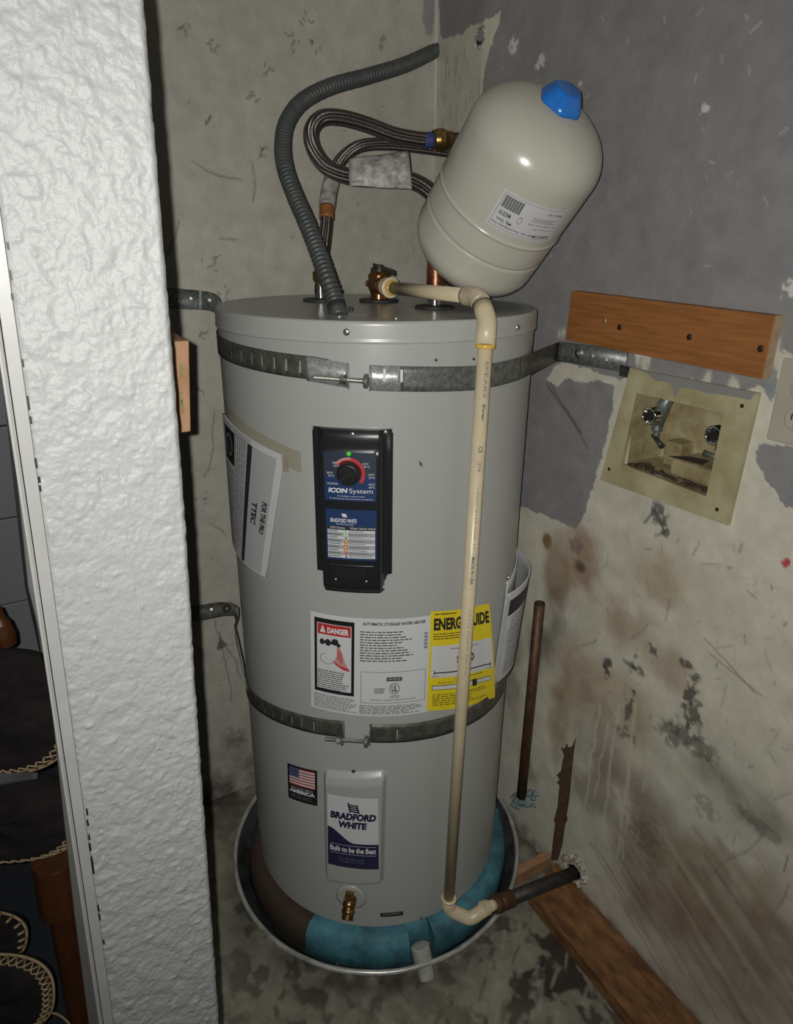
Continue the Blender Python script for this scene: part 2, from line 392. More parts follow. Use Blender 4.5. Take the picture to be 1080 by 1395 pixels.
def cylmap(cy, quad, R=None, off=0.0):
    """quad = pixel corners TL, TR, BR, BL measured in the photograph -> angles and heights on the cylinder"""
    R = (R or cy.R); q = [cy.pix(u, v, R+off) for u, v in quad]
    q = [((a+360 if a < 0 and cy is HT and a < -185 else a), z) for a, z in q]
    def fn(s, t, h):
        a = (q[0][0]*(1-s)+q[1][0]*s)*(1-t)+(q[3][0]*(1-s)+q[2][0]*s)*t
        z = (q[0][1]*(1-s)+q[1][1]*s)*(1-t)+(q[3][1]*(1-s)+q[2][1]*s)*t
        return cy.pt(a, z, R+off+h)
    fn.q = q
    return fn
def quadmap(c, n):
    c = [np.asarray(p, float) for p in c]; n = np.asarray(n, float)
    return lambda s, t, h: (c[0]*(1-s)+c[1]*s)*(1-t)+(c[3]*(1-s)+c[2]*s)*t+n*h

# ------------------------------------------------------------------ painted wall grids (albedo of real paint and dirt, per vertex)
class Paint:
    def __init__(s, a0, a1, b0, b1, step, base):
        s.na = int(round((a1-a0)/step)); s.nb = int(round((b1-b0)/step)); s.a0, s.b0, s.st = a0, b0, step
        s.A, s.B = np.meshgrid(a0+step*np.arange(s.na+1), b0+step*np.arange(s.nb+1), indexing='ij')
        s.c = np.ones(s.A.shape+(3,))*np.array(base)
        s.jx = (fbm(s.A*60, s.B*60, 2)-0.5); s.jy = (fbm(s.A*60, s.B*60, 9)-0.5)
    def win(s, a0, a1, b0, b1):
        i0 = max(0, int((a0-s.a0)/s.st)); i1 = min(s.na+1, int((a1-s.a0)/s.st)+2)
        j0 = max(0, int((b0-s.b0)/s.st)); j1 = min(s.nb+1, int((b1-s.b0)/s.st)+2)
        return (slice(i0, max(i0, i1)), slice(j0, max(j0, j1)))
    def mixin(s, w, k, col):
        k = np.clip(k, 0, 1)[..., None]; s.c[w] = s.c[w]*(1-k)+np.array(col)*k
    def poly(s, pts, col, jit=0.012, k=1.0):
        A = s.A+s.jx*jit; B = s.B+s.jy*jit; ins = np.zeros(A.shape, bool); n = len(pts)
        for i in range(n):
            (x1, y1), (x2, y2) = pts[i], pts[(i+1) % n]
            if y1 == y2: continue
            cnd = (B > min(y1, y2)) & (B <= max(y1, y2)) & (A < (x2-x1)*(B-y1)/(y2-y1)+x1)
            ins ^= cnd
        s.mixin((slice(None), slice(None)), ins*k, col)
    def blot(s, c, ra, rb, col, k=0.6, ang=0, ns=18, thr=0.35, soft=0.3, seed=0):
        R = max(ra, rb)*1.6; w = s.win(c[0]-R, c[0]+R, c[1]-R, c[1]+R); A = s.A[w]-c[0]; B = s.B[w]-c[1]
        if A.size == 0: return
        ca, sa = math.cos(ang), math.sin(ang); x = (A*ca+B*sa)/ra; y = (-A*sa+B*ca)/rb
        d = np.clip(1-np.sqrt(x*x+y*y), 0, 1); nz = fbm(s.A[w]*ns, s.B[w]*ns, seed+3)
        m = np.clip((nz-thr+d*0.5-0.15)/soft, 0, 1)*np.clip(d*2.2, 0, 1)
        s.mixin(w, m*k, col)
    def stroke(s, p, q, wd, col, k=0.6, wob=0.0, seed=0):
        w = s.win(min(p[0], q[0])-wd*3-wob, max(p[0], q[0])+wd*3+wob, min(p[1], q[1])-wd*3-wob, max(p[1], q[1])+wd*3+wob); A = s.A[w]; B = s.B[w]
        if A.size == 0: return
        A = A+(fbm(A*25, B*25, seed, 2)-0.5)*wob*2
        dx, dy = q[0]-p[0], q[1]-p[1]; L2 = dx*dx+dy*dy+1e-12
        t = np.clip(((A-p[0])*dx+(B-p[1])*dy)/L2, 0, 1); d = np.hypot(A-p[0]-t*dx, B-p[1]-t*dy)
        s.mixin(w, k*np.clip(1.4-d/wd, 0, 1), col)
    def mesh(s, name, fn, m, hole=None, disp=None, flip=False):
        n0, n1 = s.na+1, s.nb+1
        co = fn(s.A, s.B).reshape(-1, 3); idx = np.arange(n0*n1).reshape(n0, n1)
        f = np.stack([idx[:-1, :-1], idx[1:, :-1], idx[1:, 1:], idx[:-1, 1:]], -1)
        if flip: f = f[..., ::-1]
        if hole is not None:
            ca = (s.A[:-1, :-1]+s.A[1:, 1:])/2; cb = (s.B[:-1, :-1]+s.B[1:, 1:])/2
            f = f[~hole(ca, cb)]
        f = f.reshape(-1, 4); me = bpy.data.meshes.new(name)
        me.vertices.add(len(co)); me.vertices.foreach_set('co', co.ravel())
        me.loops.add(f.size); me.loops.foreach_set('vertex_index', f.ravel())
        me.polygons.add(len(f)); me.polygons.foreach_set('loop_start', np.arange(len(f))*4)
        try: me.polygons.foreach_set('loop_total', np.full(len(f), 4))
        except Exception: pass
        me.polygons.foreach_set('use_smooth', np.ones(len(f), bool))
        ca = me.color_attributes.new('Col', 'FLOAT_COLOR', 'POINT')
        rgba = np.ones((n0*n1, 4), np.float32); rgba[:, :3] = s.c.reshape(-1, 3); ca.data.foreach_set('color', rgba.ravel())
        me.update(); me.validate(); me.materials.append(MATS[m])
        o = bpy.data.objects.new(name, me); COL.objects.link(o); o['kind'] = 'structure'; o['_b'] = [0., 0., 0.]
        return o

# ================================================================== SETTING
def yz(u, v): p = onx(u, v, 0.0); return (p[1], p[2])
def xz(u, v): p = ony(u, v, 0.0); return (p[0], p[2])
def xy(u, v): p = onz(u, v, 0.0); return (p[0], p[1])
WHITE_W = (0.50, 0.475, 0.395); GREYP = (0.215, 0.208, 0.21); CREAM = (0.47, 0.45, 0.375)
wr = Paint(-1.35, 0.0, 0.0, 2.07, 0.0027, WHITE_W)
A, B = wr.A, wr.B
wr.c *= (0.88+0.24*fbm(A*7, B*7, 1))[..., None]
def PY(l): return [yz(*q) for q in l]
wr.poly(PY([(598, -60), (1150, -60), (1120, 500), (1066, 478), (1060, 500), (1048, 540), (1036, 522), (1010, 533), (858, 500), (846, 515), (838, 524), (828, 590), (812, 650), (797, 700), (784, 722), (776, 718), (762, 712), (740, 702), (722, 693), (690, 684), (596, 676), (590, 560), (604, 420), (630, 250), (655, 130), (664, 80), (684, 15), (640, 38), (618, 52), (598, 50)]), GREYP, 0.014)
wr.poly(PY([(744, 516), (757, 497), (775, 494), (845, 516), (838, 526), (815, 518), (798, 522), (770, 514), (758, 528)]), WHITE_W, 0.012)
wr.poly(PY([(1034, 604), (1100, 612), (1100, 704), (1066, 684), (1042, 652), (1029, 626)]), GREYP, 0.014)
wr.poly(PY([(1040, 518), (1056, 505), (1060, 530), (1050, 545), (1042, 535)]), (0.22, 0.24, 0.235), 0.01)
for q in [(1052, 470), (1058, 488), (1000, 527), (962, 517), (765, 455), (880, 492), (870, 486)]:
    wr.blot(yz(*q), 0.014, 0.02, WHITE_W, 0.9, ns=90, seed=int(q[0]))
for q, s_ in [((875, 480), .02), ((1075, 395), .02), ((960, 150), .012), ((700, 60), .02), ((735, 85), .018), ((790, 115), .006), ((760, 130), .01), ((1010, 600), .0)]:
    if s_: wr.blot(yz(*q), s_, s_, (0.6, 0.58, 0.55), 0.8, ns=120, thr=0.55, soft=.1, seed=int(q[0]))
# beige run beside the corner
for k in range(60):
    q = (600+60*R_.random(), 60+150*R_.random()); p = yz(*q); wr.stroke(p, (p[0], p[1]-0.03*R_.random()-.005), 0.0022, (0.16, 0.15, 0.13), 0.35*R_.random()+.1)
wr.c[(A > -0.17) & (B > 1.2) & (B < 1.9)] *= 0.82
# dirt, rust and soot of the lower wall
BR = (0.26, 0.17, 0.10); DK = (0.055, 0.052, 0.05); TAN = (0.33, 0.26, 0.175)
for (u, v), ra, rb, col, k, ang in [
    ((790, 770), .07, .10, (0.27, .17, .11), .7, 0), ((850, 840), .07, .08, (.30, .20, .13), .6, .4), ((900, 790), .09, .06, (.33, .24, .16), .5, .3),
    ((745, 738), .018, .022, (.20, .13, .06), .9, 0), ((790, 772), .020, .016, (.10, .08, .06), .9, 0), ((755, 850), .05, .12, (.14, .12, .10), .6, 0),
    ((760, 780), .05, .10, (.22, .15, .09), .6, 0), ((735, 880), .05, .08, (.10, .09, .08), .6, 0), ((780, 920), .09, .11, BR, .55, 0), ((840, 960), .10, .10, TAN, .55, 0),
    ((760, 980), .04, .16, (.24, .17, .09), .6, 0), ((900, 900), .10, .05, (.30, .22, .15), .5, .2), ((830, 1010), .14, .12, (.20, .17, .13), .5, .1),
    ((800, 1060), .10, .12, (.19, .16, .12), .6, 0), ((870, 1120), .16, .12, (.22, .18, .135), .6, .5), ((880, 1170), .12, .14, (.16, .13, .09), .5, 0),
    ((960, 1200), .2, .10, (.27, .20, .14), .6, -.8), ((1010, 1290), .25, .10, (.24, .17, .12), .6, -.8), ((920, 1240), .2, .06, (.22, .15, .11), .6, -.8),
    ((1040, 1360), .25, .10, (.28, .22, .16), .5, -.8), ((1000, 1080), .12, .05, (.16, .145, .12), .55, 0), ((700, 900), .05, .2, (.20, .17, .13), .5, 0),
    ((720, 1040), .05, .06, (.16, .13, .09), .6, 0), ((790, 870), .05, .04, (.42, .41, .34), .6, 0), ((850, 730), .06, .03, (.36, .30, .22), .4, 0)]:
    wr.blot(yz(u, v), ra*1.15, rb*1.15, col, min(1, k*1.15), ang, ns=16, soft=.45, thr=.30, seed=u % 37)
for (u, v), ra, rb, k, ang in [((936, 905), .02, .012, .8, .2), ((940, 945), .014, .055, .85, .15), ((946, 975), .02, .04, .8, .2), ((930, 1000), .04, .025, .7, -.3), ((955, 1020), .035, .03, .55, 0),
    ((915, 1000), .03, .03, .6, .4), ((862, 905), .012, .035, .8, .1), ((826, 912), .014, .035, .9, .15), ((866, 910), .035, .01, .7, 0), ((858, 960), .012, .05, .75, .1),
    ((852, 1000), .03, .02, .55, 0), ((890, 885), .018, .014, .8, 0), ((896, 700), .025, .022, .8, .6), ((905, 722), .014, .014, .8, 0), ((785, 745), .03, .02, .4, 0),
    ((1030, 1122), .05, .02, .45, 0), ((960, 1100), .03, .03, .35, 0), ((880, 1140), .05, .05, .35, 0)]:
    wr.blot(yz(u, v), ra*1.25, rb*1.25, DK, k, ang, ns=110, thr=.50, soft=.12, seed=u % 29)
wr.stroke(yz(878, 712), yz(892, 695), .0025, DK, .8); wr.stroke(yz(892, 695), yz(905, 725), .0022, DK, .7); wr.stroke(yz(905, 725), yz(893, 730), .002, DK, .7)
# scratches
wr.stroke(yz(744, 523), yz(792, 590), .004, (.09, .09, .095), .7, .003); wr.stroke(yz(750, 522), yz(800, 610), .003, (.09, .09, .095), .5, .003)
for k in range(120):
    u = 800+280*R_.random(); v = 730+480*R_.random(); p = yz(u, v); a = R_.choice([-1, -.7, .3, 1.2, 1.5, .9])+.4*R_.random(); l = .006+.035*R_.random()**3
    wr.stroke(p, (p[0]+l*math.cos(a), p[1]+l*math.sin(a)), .0011+.0010*R_.random(), R_.choice([DK, (.12, .11, .09), (.25, .15, .12)]), .2+.45*R_.random()**2, .004, k)
for k in range(34):
    u = 640+430*R_.random(); v = 20+350*R_.random(); p = yz(u, v); a = 3*R_.random(); l = .004+.012*R_.random()
    wr.stroke(p, (p[0]+l*math.cos(a), p[1]+l*math.sin(a)), .0015, (.42, .41, .40), .5*R_.random()+.2, .001, k)
for (u0, v0, u1, v1) in [(960, 870, 1030, 945), (965, 890, 1040, 950), (940, 1230, 1000, 1160), (1010, 1340, 1075, 1205), (1000, 1170, 1050, 1130), (860, 870, 885, 850), (905, 845, 912, 815)]:
    wr.stroke(yz(u0, v0), yz(u1, v1), .0018, (.2, .18, .15), .6, .006, u0)
wr.blot(yz(1071, 767), .010, .010, (0.42, .03, .05), .95, ns=140, thr=.4, soft=.1)
# pale drips running down over the soot
for (u0, v0, u1, v1, w) in [(816, 960, 792, 1130, .0035), (827, 985, 810, 1085, .003), (842, 960, 818, 1160, .004), (866, 960, 830, 1260, .0045), (882, 1020, 876, 1080, .002), (790, 980, 778, 1060, .002), (856, 1105, 842, 1200, .003)]:
    wr.stroke(yz(u0, v0), yz(u1, v1), w, (0.50, 0.46, 0.35), .62, .006, u0)
# slanted wash of dirt above the floor timber
for k in range(46):
    u = 800+190*R_.random(); v = 1110+150*R_.random(); p = yz(u, v); L_ = .10+.32*R_.random()
    wr.stroke(p, (p[0]-L_*.80, p[1]-L_*.42), .004+.006*R_.random(), R_.choice([(.22, .16, .11), (.16, .12, .085), (.40, .36, .29)]), .22+.2*R_.random(), .01, k)
wr.c *= (0.86+0.28*fbm(A*30, B*30, 21, 3))[..., None]
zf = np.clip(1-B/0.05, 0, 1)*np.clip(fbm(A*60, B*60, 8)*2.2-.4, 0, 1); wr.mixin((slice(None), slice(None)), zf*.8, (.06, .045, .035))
np.clip(wr.c, 0.01, 0.85, out=wr.c)
BOXH = (-0.853, -0.672, 1.040, 1.182)
def hole(a, b):
    h = (a > BOXH[0]) & (a < BOXH[1]) & (b > BOXH[2]) & (b < BOXH[3])
    q = yz(654, 50); h |= ((a-q[0])**2+(b-q[1])**2 < .0165**2)
    q = yz(783, 1190); h |= ((a-q[0])**2+(b-q[1])**2 < .021**2)
    return h
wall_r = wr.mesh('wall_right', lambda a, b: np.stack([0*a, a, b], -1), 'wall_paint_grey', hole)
wrx = MB().box((0.0, -3.2, 0), (0.1, -1.35, 2.44)).box((0.0, -1.35, 2.07), (0.1, 0.0, 2.44)).build('wall_right', 'plaster', kind='structure')

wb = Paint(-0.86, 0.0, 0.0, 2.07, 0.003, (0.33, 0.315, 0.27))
A, B = wb.A, wb.B
wb.c *= (0.90+0.2*fbm(A*5, B*5, 4))[..., None]
wb.poly([xz(*q) for q in [(578, -40), (592, -40), (593, 30), (588, 50), (580, 48), (575, 20)]], GREYP, .01)
wb.stroke(xz(594, -30), xz(594, 180), .004, (.5, .48, .42), .6)
for (u, v) in [(285, 168), (290, 65), (340, 130), (400, 55), (360, 205), (420, 30), (290, 360), (430, 60), (275, 455), (277, 684), (270, 530), (250, 40), (300, 400), (520, 60), (365, 90)]:
    for k in range(5):
        p = xz(u+4*R_.gauss(0, 1), v+5*R_.gauss(0, 1)); a = 6.28*R_.random(); l = .004+.008*R_.random()
        wb.stroke(p, (p[0]+l*math.cos(a), p[1]+l*math.sin(a)), .0016, (.08, .07, .06), .75, .001, k)
for (l) in [[(292, 560), (289, 590), (291, 612), (285, 640), (278, 650)], [(298, 860), (302, 885), (308, 905), (312, 930), (316, 955)], [(292, 845), (297, 862), (306, 880), (322, 900), (328, 925)], [(344, 225), (346, 250), (345, 275)], [(262, 220), (280, 232), (300, 240), (330, 245)], [(300, 325), (322, 326)], [(284, 713), (300, 722), (308, 730)], [(228, 350), (245, 300)]]:
    for a, b in zip(l, l[1:]): wb.stroke(xz(*a), xz(*b), .0018, (.12, .105, .09), .7, .004, int(a[0]))
wb.blot(xz(302, 878), .02, .03, (.07, .06, .05), .85, ns=90, thr=.5, soft=.1)
for k in range(130):
    p = (-.75+.75*R_.random(), .15+1.8*R_.random()); a = 6.28*R_.random(); l = .002+.012*R_.random()**2
    wb.stroke(p, (p[0]+l*math.cos(a), p[1]+l*math.sin(a)), .0015, (.14, .12, .10), .3+.4*R_.random(), .002, k)
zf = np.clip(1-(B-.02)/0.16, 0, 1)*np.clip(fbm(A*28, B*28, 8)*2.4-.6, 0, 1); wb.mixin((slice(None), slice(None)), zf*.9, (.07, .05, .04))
wb.blot(xz(318, 1010), .05, .06, (.10, .085, .07), .7, ns=45)
wb.c *= (0.90+0.2*fbm(A*40, B*40, 21, 3))[..., None]
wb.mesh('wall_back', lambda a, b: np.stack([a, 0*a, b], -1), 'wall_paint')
MB().box((-0.86, 0.0, 2.07), (0.1, 0.1, 2.44)).build('wall_back', 'plaster', kind='structure')

fp = Paint(-0.86, 0.0, -1.35, 0.0, 0.003, (0.235, 0.23, 0.175))
A, B = fp.A, fp.B
fp.c *= (0.75+0.5*fbm(A*6, B*6, 12))[..., None]
m_ = np.clip((fbm(A*26+fbm(A*9, B*9, 2)*2, B*26, 5, 6)-.50)*9, 0, 1)*np.clip(1.2-np.hypot((A+.16)/.30, (B+.80)/.30), 0, 1)
fp.mixin((slice(None), slice(None)), m_*1.0, (.04, .032, .027))
m_ = np.clip((fbm(A*38, B*30, 15, 6)-.53)*10, 0, 1)*np.clip(1.35-np.hypot((A+.60)/.22, (B+.45)/.45), 0, 1)
fp.mixin((slice(None), slice(None)), m_*.75, (.05, .045, .038))
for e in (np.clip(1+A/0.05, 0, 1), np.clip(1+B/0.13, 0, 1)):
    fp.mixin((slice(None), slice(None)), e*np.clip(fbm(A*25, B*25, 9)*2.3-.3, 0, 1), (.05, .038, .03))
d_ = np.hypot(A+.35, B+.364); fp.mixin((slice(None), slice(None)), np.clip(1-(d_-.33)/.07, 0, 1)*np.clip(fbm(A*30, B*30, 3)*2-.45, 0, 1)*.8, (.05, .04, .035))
for k in range(120):
    p = (-.50+.48*R_.random(), -1.1+.45*R_.random()); a = .5+.5*R_.random(); l = .01+.05*R_.random()**2
    fp.stroke(p, (p[0]+l*math.cos(a), p[1]+l*math.sin(a)), .003+.003*R_.random(), R_.choice([(.045, .035, .03), (.09, .075, .06), (.3, .3, .25)]), .5, .006, k)
fp.c *= (0.85+0.3*fbm(A*50, B*50, 31, 3))[..., None]; np.clip(fp.c, .01, .8, out=fp.c)
fp.mesh('floor', lambda a, b: np.stack([a, b, 0*a], -1), 'floor_paint')
MB().box((-0.86, -3.2, -0.1), (0.1, -1.35, 0)).build('floor', 'floor_paint', kind='structure')
MB().box((-2.6, -3.2, -0.1), (-0.86, 1.0, 0.0)).build('floor', 'carpet', kind='structure')
MB().box((-2.6, -3.2, 2.44), (0.1, 1.0, 2.54)).build('ceiling', 'ceiling_paint', kind='structure')

# partition whose knocked-down plaster end faces the camera (it leans a little)
_XZ = [(-.5, -.908), (.614, -.853), (1.053, -.832), (1.195, -.824), (1.286, -.820), (1.389, -.816), (1.56, -.810), (2.5, -.778)]
def xr(z): return float(np.interp(z, [a for a, b in _XZ], [b for a, b in _XZ]))
def xt(z): return -0.9235+0.055*(z-1.218)
def xo(z): return -0.9365+0.055*(z-1.218)
def pillar():
    z0, z1, st = 0.50, 1.80, 0.0011
    nz = int((z1-z0)/st); nx = 96
    zz = np.linspace(z0, z1, nz+1); ss = np.linspace(0, 1, nx+1); S, Z = np.meshgrid(ss, zz)
    XR = np.interp(Z, [a for a, b in _XZ], [b for a, b in _XZ]); XT = -0.9235+0.055*(Z-1.218); X = XT+(XR-XT)*S
    wx = X+0.006*(vn(X*90, Z*90, 4)-.5); wz = Z+0.006*(vn(X*90, Z*90, 6)-.5)
    n1 = fbm(wx*95, wz*88, 1, 4); n2 = 1-np.abs(2*fbm(wx*80, wz*62, 7, 3)-1); n3 = fbm(X*260, Z*260, 3, 2)
    H = 0.0025*(n1-.5)+0.0010*(n2-.75)+0.0009*(n3-.5)
    H += 0.0012*np.clip((vn(X*130, Z*115, 12)-.80)*5, 0, 1)                       # blobs
    # flattened trowel patch and run lines
    pat = np.clip(1.3-np.hypot((X+.873)/.034, (Z-1.16)/.11), 0, 1); H *= (1-.40*pat)
    for (xa, za, xb, zb, dd) in [(-.879, 1.262, -.880, 1.215, .0016), (-.889, 1.25, -.892, 1.13, .0010), (-.868, 1.265, -.868, 1.20, .0016), (-.872, 1.20, -.868, 1.13, .0016), (-.862, 1.10, -.865, 1.0, .0012), (-.868, 1.02, -.892, .96, .0012), (-.862, .98, -.866, .88, .0013), (-.850, .96, -.852, .90, .0012), (-.866, .86, -.870, .72, .0010), (-.845, 1.18, -.846, 1.14, .0009), (-.856, 1.54, -.858, 1.47, .0005), (-.879, 1.40, -.877, 1.37, .0008)]:
        dx, dz = xb-xa, zb-za; t = np.clip(((X-xa)*dx+(Z-za)*dz)/(dx*dx+dz*dz), 0, 1)
        off = .0045*(fbm(Z*60, X*0+xa*50, 2, 3)-.5)*2; d = np.hypot(X-xa-t*dx+off, Z-za-t*dz); gate = np.clip(fbm(Z*90, X*20, 11, 2)*3-.7, .15, 1); H += (-dd*.75*np.exp(-(d/.0008)**2)+dd*.25*np.exp(-((X-xa-t*dx+off-.0022)/.0014)**2)*(d < .006))*gate
    e = np.clip((S-.955)/.045, 0, 1); Y = -0.970-H*(1-e*.6)+0.0045*e**2.2
    X = X+e*0.0012*(vn(Z*160, Z*0, 5)-.5)
    fl_ = np.clip((S-.9)/.1, 0, 1); e0 = np.clip(1-S/.02, 0, 1); Y = Y+e0*.001
    co = np.stack([X, Y, Z], -1).reshape(-1, 3); idx = np.arange((nz+1)*(nx+1)).reshape(nz+1, nx+1)
    f = np.stack([idx[:-1, :-1], idx[:-1, 1:], idx[1:, 1:], idx[1:, :-1]], -1).reshape(-1, 4)
    mb_v = [tuple(p) for p in co]; mb_f = [tuple(q) for q in f]
    k = len(mb_v); R0 = idx[:, -1]
    # inner closet face follows the ragged arris
    mb_v += [(co[i][0]+.0002, 0.0, co[i][2]) for i in R0[::8]]; rr = list(R0[::8])
    mb_f += [(rr[i], k+i, k+i+1, rr[i+1]) for i in range(len(rr)-1)]
    m = MB(); m.v = mb_v; m.f = mb_f; m.sm = [True]*len(f)+[False]*(len(rr)-1); m.uv = [None]*len(mb_f)
    def blk(za, zb):
        a = [(-0.9235+.055*(za-1.218)-.011, -.968, za), (xr(za), -.968, za), (xr(za), .0, za), (-0.9235+.055*(za-1.218)-.011, .0, za)]
        b = [(-0.9235+.055*(zb-1.218)-.011, -.968, zb), (xr(zb), -.968, zb), (xr(zb), .0, zb), (-0.9235+.055*(zb-1.218)-.011, .0, zb)]
        m.add(a+b, [(0, 3, 2, 1), (4, 5, 6, 7), (0, 1, 5, 4), (1, 2, 6, 5), (2, 3, 7, 6), (3, 0, 4, 7)])
    blk(0.0, z0); blk(z1, 2.44)
    # left face and back of the wall between
    a = [(xt(z)-.011, y, z) for z in (z0, z1) for y in (-.966, 0)]; m.add(a, [(0, 1, 3, 2)])
    return m.build('wall_left', 'textured_paint', kind='structure')
pillar()
def vstrip(m, x0, x1, y, y2, z0=0.0, z1=2.44, n=1):
    """upright lath following the lean of the trim; x offsets measured from the trim's inner line"""
    q = lambda dx, yy, z: (xt(z)+dx, yy, z)
    m.add([q(x0, y, z0), q(x1, y, z0), q(x1, y2, z0), q(x0, y2, z0), q(x0, y, z1), q(x1, y, z1), q(x1, y2, z1), q(x0, y2, z1)],
          [(0, 3, 2, 1), (4, 5, 6, 7), (0, 1, 5, 4), (1, 2, 6, 5), (2, 3, 7, 6), (3, 0, 4, 7)])
m = MB(); vstrip(m, -.0088, -.0003, -.9712, -.93); vstrip(m, -.0102, -.0094, -.9705, -.93); vstrip(m, -.0130, -.0108, -.9730, -.93); vstrip(m, -.0118, -.0100, -.9690, -.93)
m.build('trim_1', 'trim_white', kind='structure', bevel=.0006)
# chipped black gaps along the caulk line
m = MB()
for (u, v, l) in [(30, 490, 10), (37, 540, 18), (41, 568, 9), (48, 625, 12), (53, 650, 7), (54, 662, 7), (118, 1103, 6), (119, 1118, 6), (121, 1138, 5), (122, 1150, 8), (124.5, 1168, 14), (126.5, 1182, 7), (133.5, 1234, 6), (135, 1246, 6), (10, 330, 10), (13, 368, 14), (16, 400, 8), (141, 1282, 3)]:
    a, b = ony(u, v, -.9725), ony(u+l*.15, v+l, -.9725)
    m.obox((a+b)/2, (1, 0, 0), (0, 1, 0), b-a, .0007, .0014, np.linalg.norm(b-a)/2)
m.build('caulk_gap', 'black_soft', kind='stuff').name = 'trim_2'; bpy.data.objects['trim_2']['kind'] = 'structure'
# adjoining room: door casing, far panelled wall
c0 = [ony(u, v, -.62) for u, v in [(-14, 300), (38, 800), (64, 907), (101, 1245), (124, 1420), (160, 1420), (110, 1100), (62, 830), (22, 500), (0, 300)]]
MB().prism(c0, (0, .03, 0)).build('trim_3', 'casing_grey', kind='structure', bevel=.002)
c0 = [ony(u, v, -.60) for u, v in [(-22, 300), (34, 800), (58, 907), (40, 800), (-10, 300)]]
MB().prism(c0, (0, .05, 0)).build('trim_4', 'black_soft', kind='structure')
wf = thing('wall_far', (-1.6, .9, 0), None, None); wf['kind'] = 'structure'
zs = [0.0, 0.272, 0.572, 0.872, 1.172, 1.472, 1.772, 2.44]
for a, b in zip(zs, zs[1:]): MB().box((-2.6, .895, a+.0025), (-.70, .93, b-.0025)).build('panel', 'panel_grey', wf, bevel=.002)
MB().box((-2.6, .93, 0), (-.70, 1.0, 2.44)).build('backing', 'black_soft', wf)
MB().box((-.86, .05, 0), (-.70, .9, 2.44)).build('wall_side', 'panel_grey', kind='structure')

# ================================================================== WATER HEATER
wh = thing('water_heater', (HT.o[0], HT.o[1], 0.10), 'tall light grey cylindrical electric water heater standing in the corner', 'water heater')
ZT, ZB = 1.308, 0.101
def hl(prof, seg=160):
    m = MB(); m.lathe(HT.o, HT.ax, prof, seg); return m
m = hl([(ZB, .262), (ZB, .2785), (ZB+.002, .280), (1.279, .280), (1.279, .2775)]); m.build('jacket', 'heater_paint', wh)
m = hl([(1.2765, .2810), (1.2765, .2832), (1.278, .2838), (1.2805, .2838), (1.2825, .2830), (1.303, .2830), (1.3065, .2822), (1.308, .2800), (1.3082, .2770), (1.3065, .2755)]); m.build('cap_rim', 'cap_paint', wh)
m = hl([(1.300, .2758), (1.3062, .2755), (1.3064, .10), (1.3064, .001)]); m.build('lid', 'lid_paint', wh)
m = hl([(ZB-.004, .24), (ZB-.004, .2755), (ZB+.001, .2755), (ZB+.001, .24)]); m.build('base_ring', 'black_soft', wh)
# vertical seam, dents, screws
for (u, v) in [(472, 452.5), (705, 446)]:
    th, z = HT.pix(u, v, .2832); n = HT.pt(th, z, 1)-HT.pt(th, z, 0)
    sc = MB().lathe(HT.pt(th, z, .2828), n, [(0, .0052), (.0012, .0052), (.0026, .0040), (.0030, .0015)], 20).build('screw', 'zinc', wh)
    t_ = nrm(np.cross(n, HT.ax)); MB().obox(HT.pt(th, z, .2859), t_+HT.ax*.4, n, np.cross(n, t_+HT.ax*.4), .0034, .0003, .0006).build('screw_slot', 'black_soft', sc)
for (u, v) in [(645, 489), (594, 490.5), (483, 1050), (573, 1250.5), (573, 632)]:
    th, z = HT.pix(u, v); n = HT.pt(th, z, 1)-HT.pt(th, z, 0)
    MB().lathe(HT.pt(th, z, .2798), n, [(0, .0022), (.0016, .0018), (.002, .0006)], 12).build('rivet', 'lever', wh)
th, z = HT.pix(573, 632); MB().obox(HT.pt(th, z, .2802), HT.pt(th+1, z-.008, .28)-HT.pt(th, z, .28), (0, 0, 1), HT.pt(th, z, .3)-HT.pt(th, z, .28), .006, .0012, .0004).build('chip', 'lever', wh)

# -- control cover
q = cylmap(HT, [(428, 581), (540, 588), (536, 803), (431, 797)])
T0, T1 = -137.6, -112.2; Z1, Z0 = 1.152, 0.884
def cov(s, t, h=0.0):
    th = T0+(T1-T0)*s; z = Z1+(Z0-Z1)*t
    return HT.pt(th, z, .2803+h)
def sm(a, b, x): k = min(1, max(0, (x-a)/(b-a))); return k*k*(3-2*k)
def covh(s, t):
    e = min(s, 1-s); hh = .005*sm(0, .02, e)+.019*sm(.085, .17, e)
    hh *= 0.42+0.58*sm(.02, .135, t)
    hh *= 1-.28*sm(.955, 1.0, t)
    return max(hh, .0012)
ps = [cov(0, t) for t in (0, 1)]
def uvpx(u, v):
    th, z = HT.pix(u, v, .280+.0245); return ((th-T0)/(T1-T0), (Z1-z)/(Z1-Z0))
cc = MB(); NU, NV = 64, 96
keep = lambda a, b: not (b > .895 and (a < .10 or a > .845+.1*(1-(b-.895)/.1))) and not (b < .02 and (a < .015 or a > .985))
cc.grid(lambda a, b: cov(a, b, covh(a, b)), NU, NV, keep=keep)
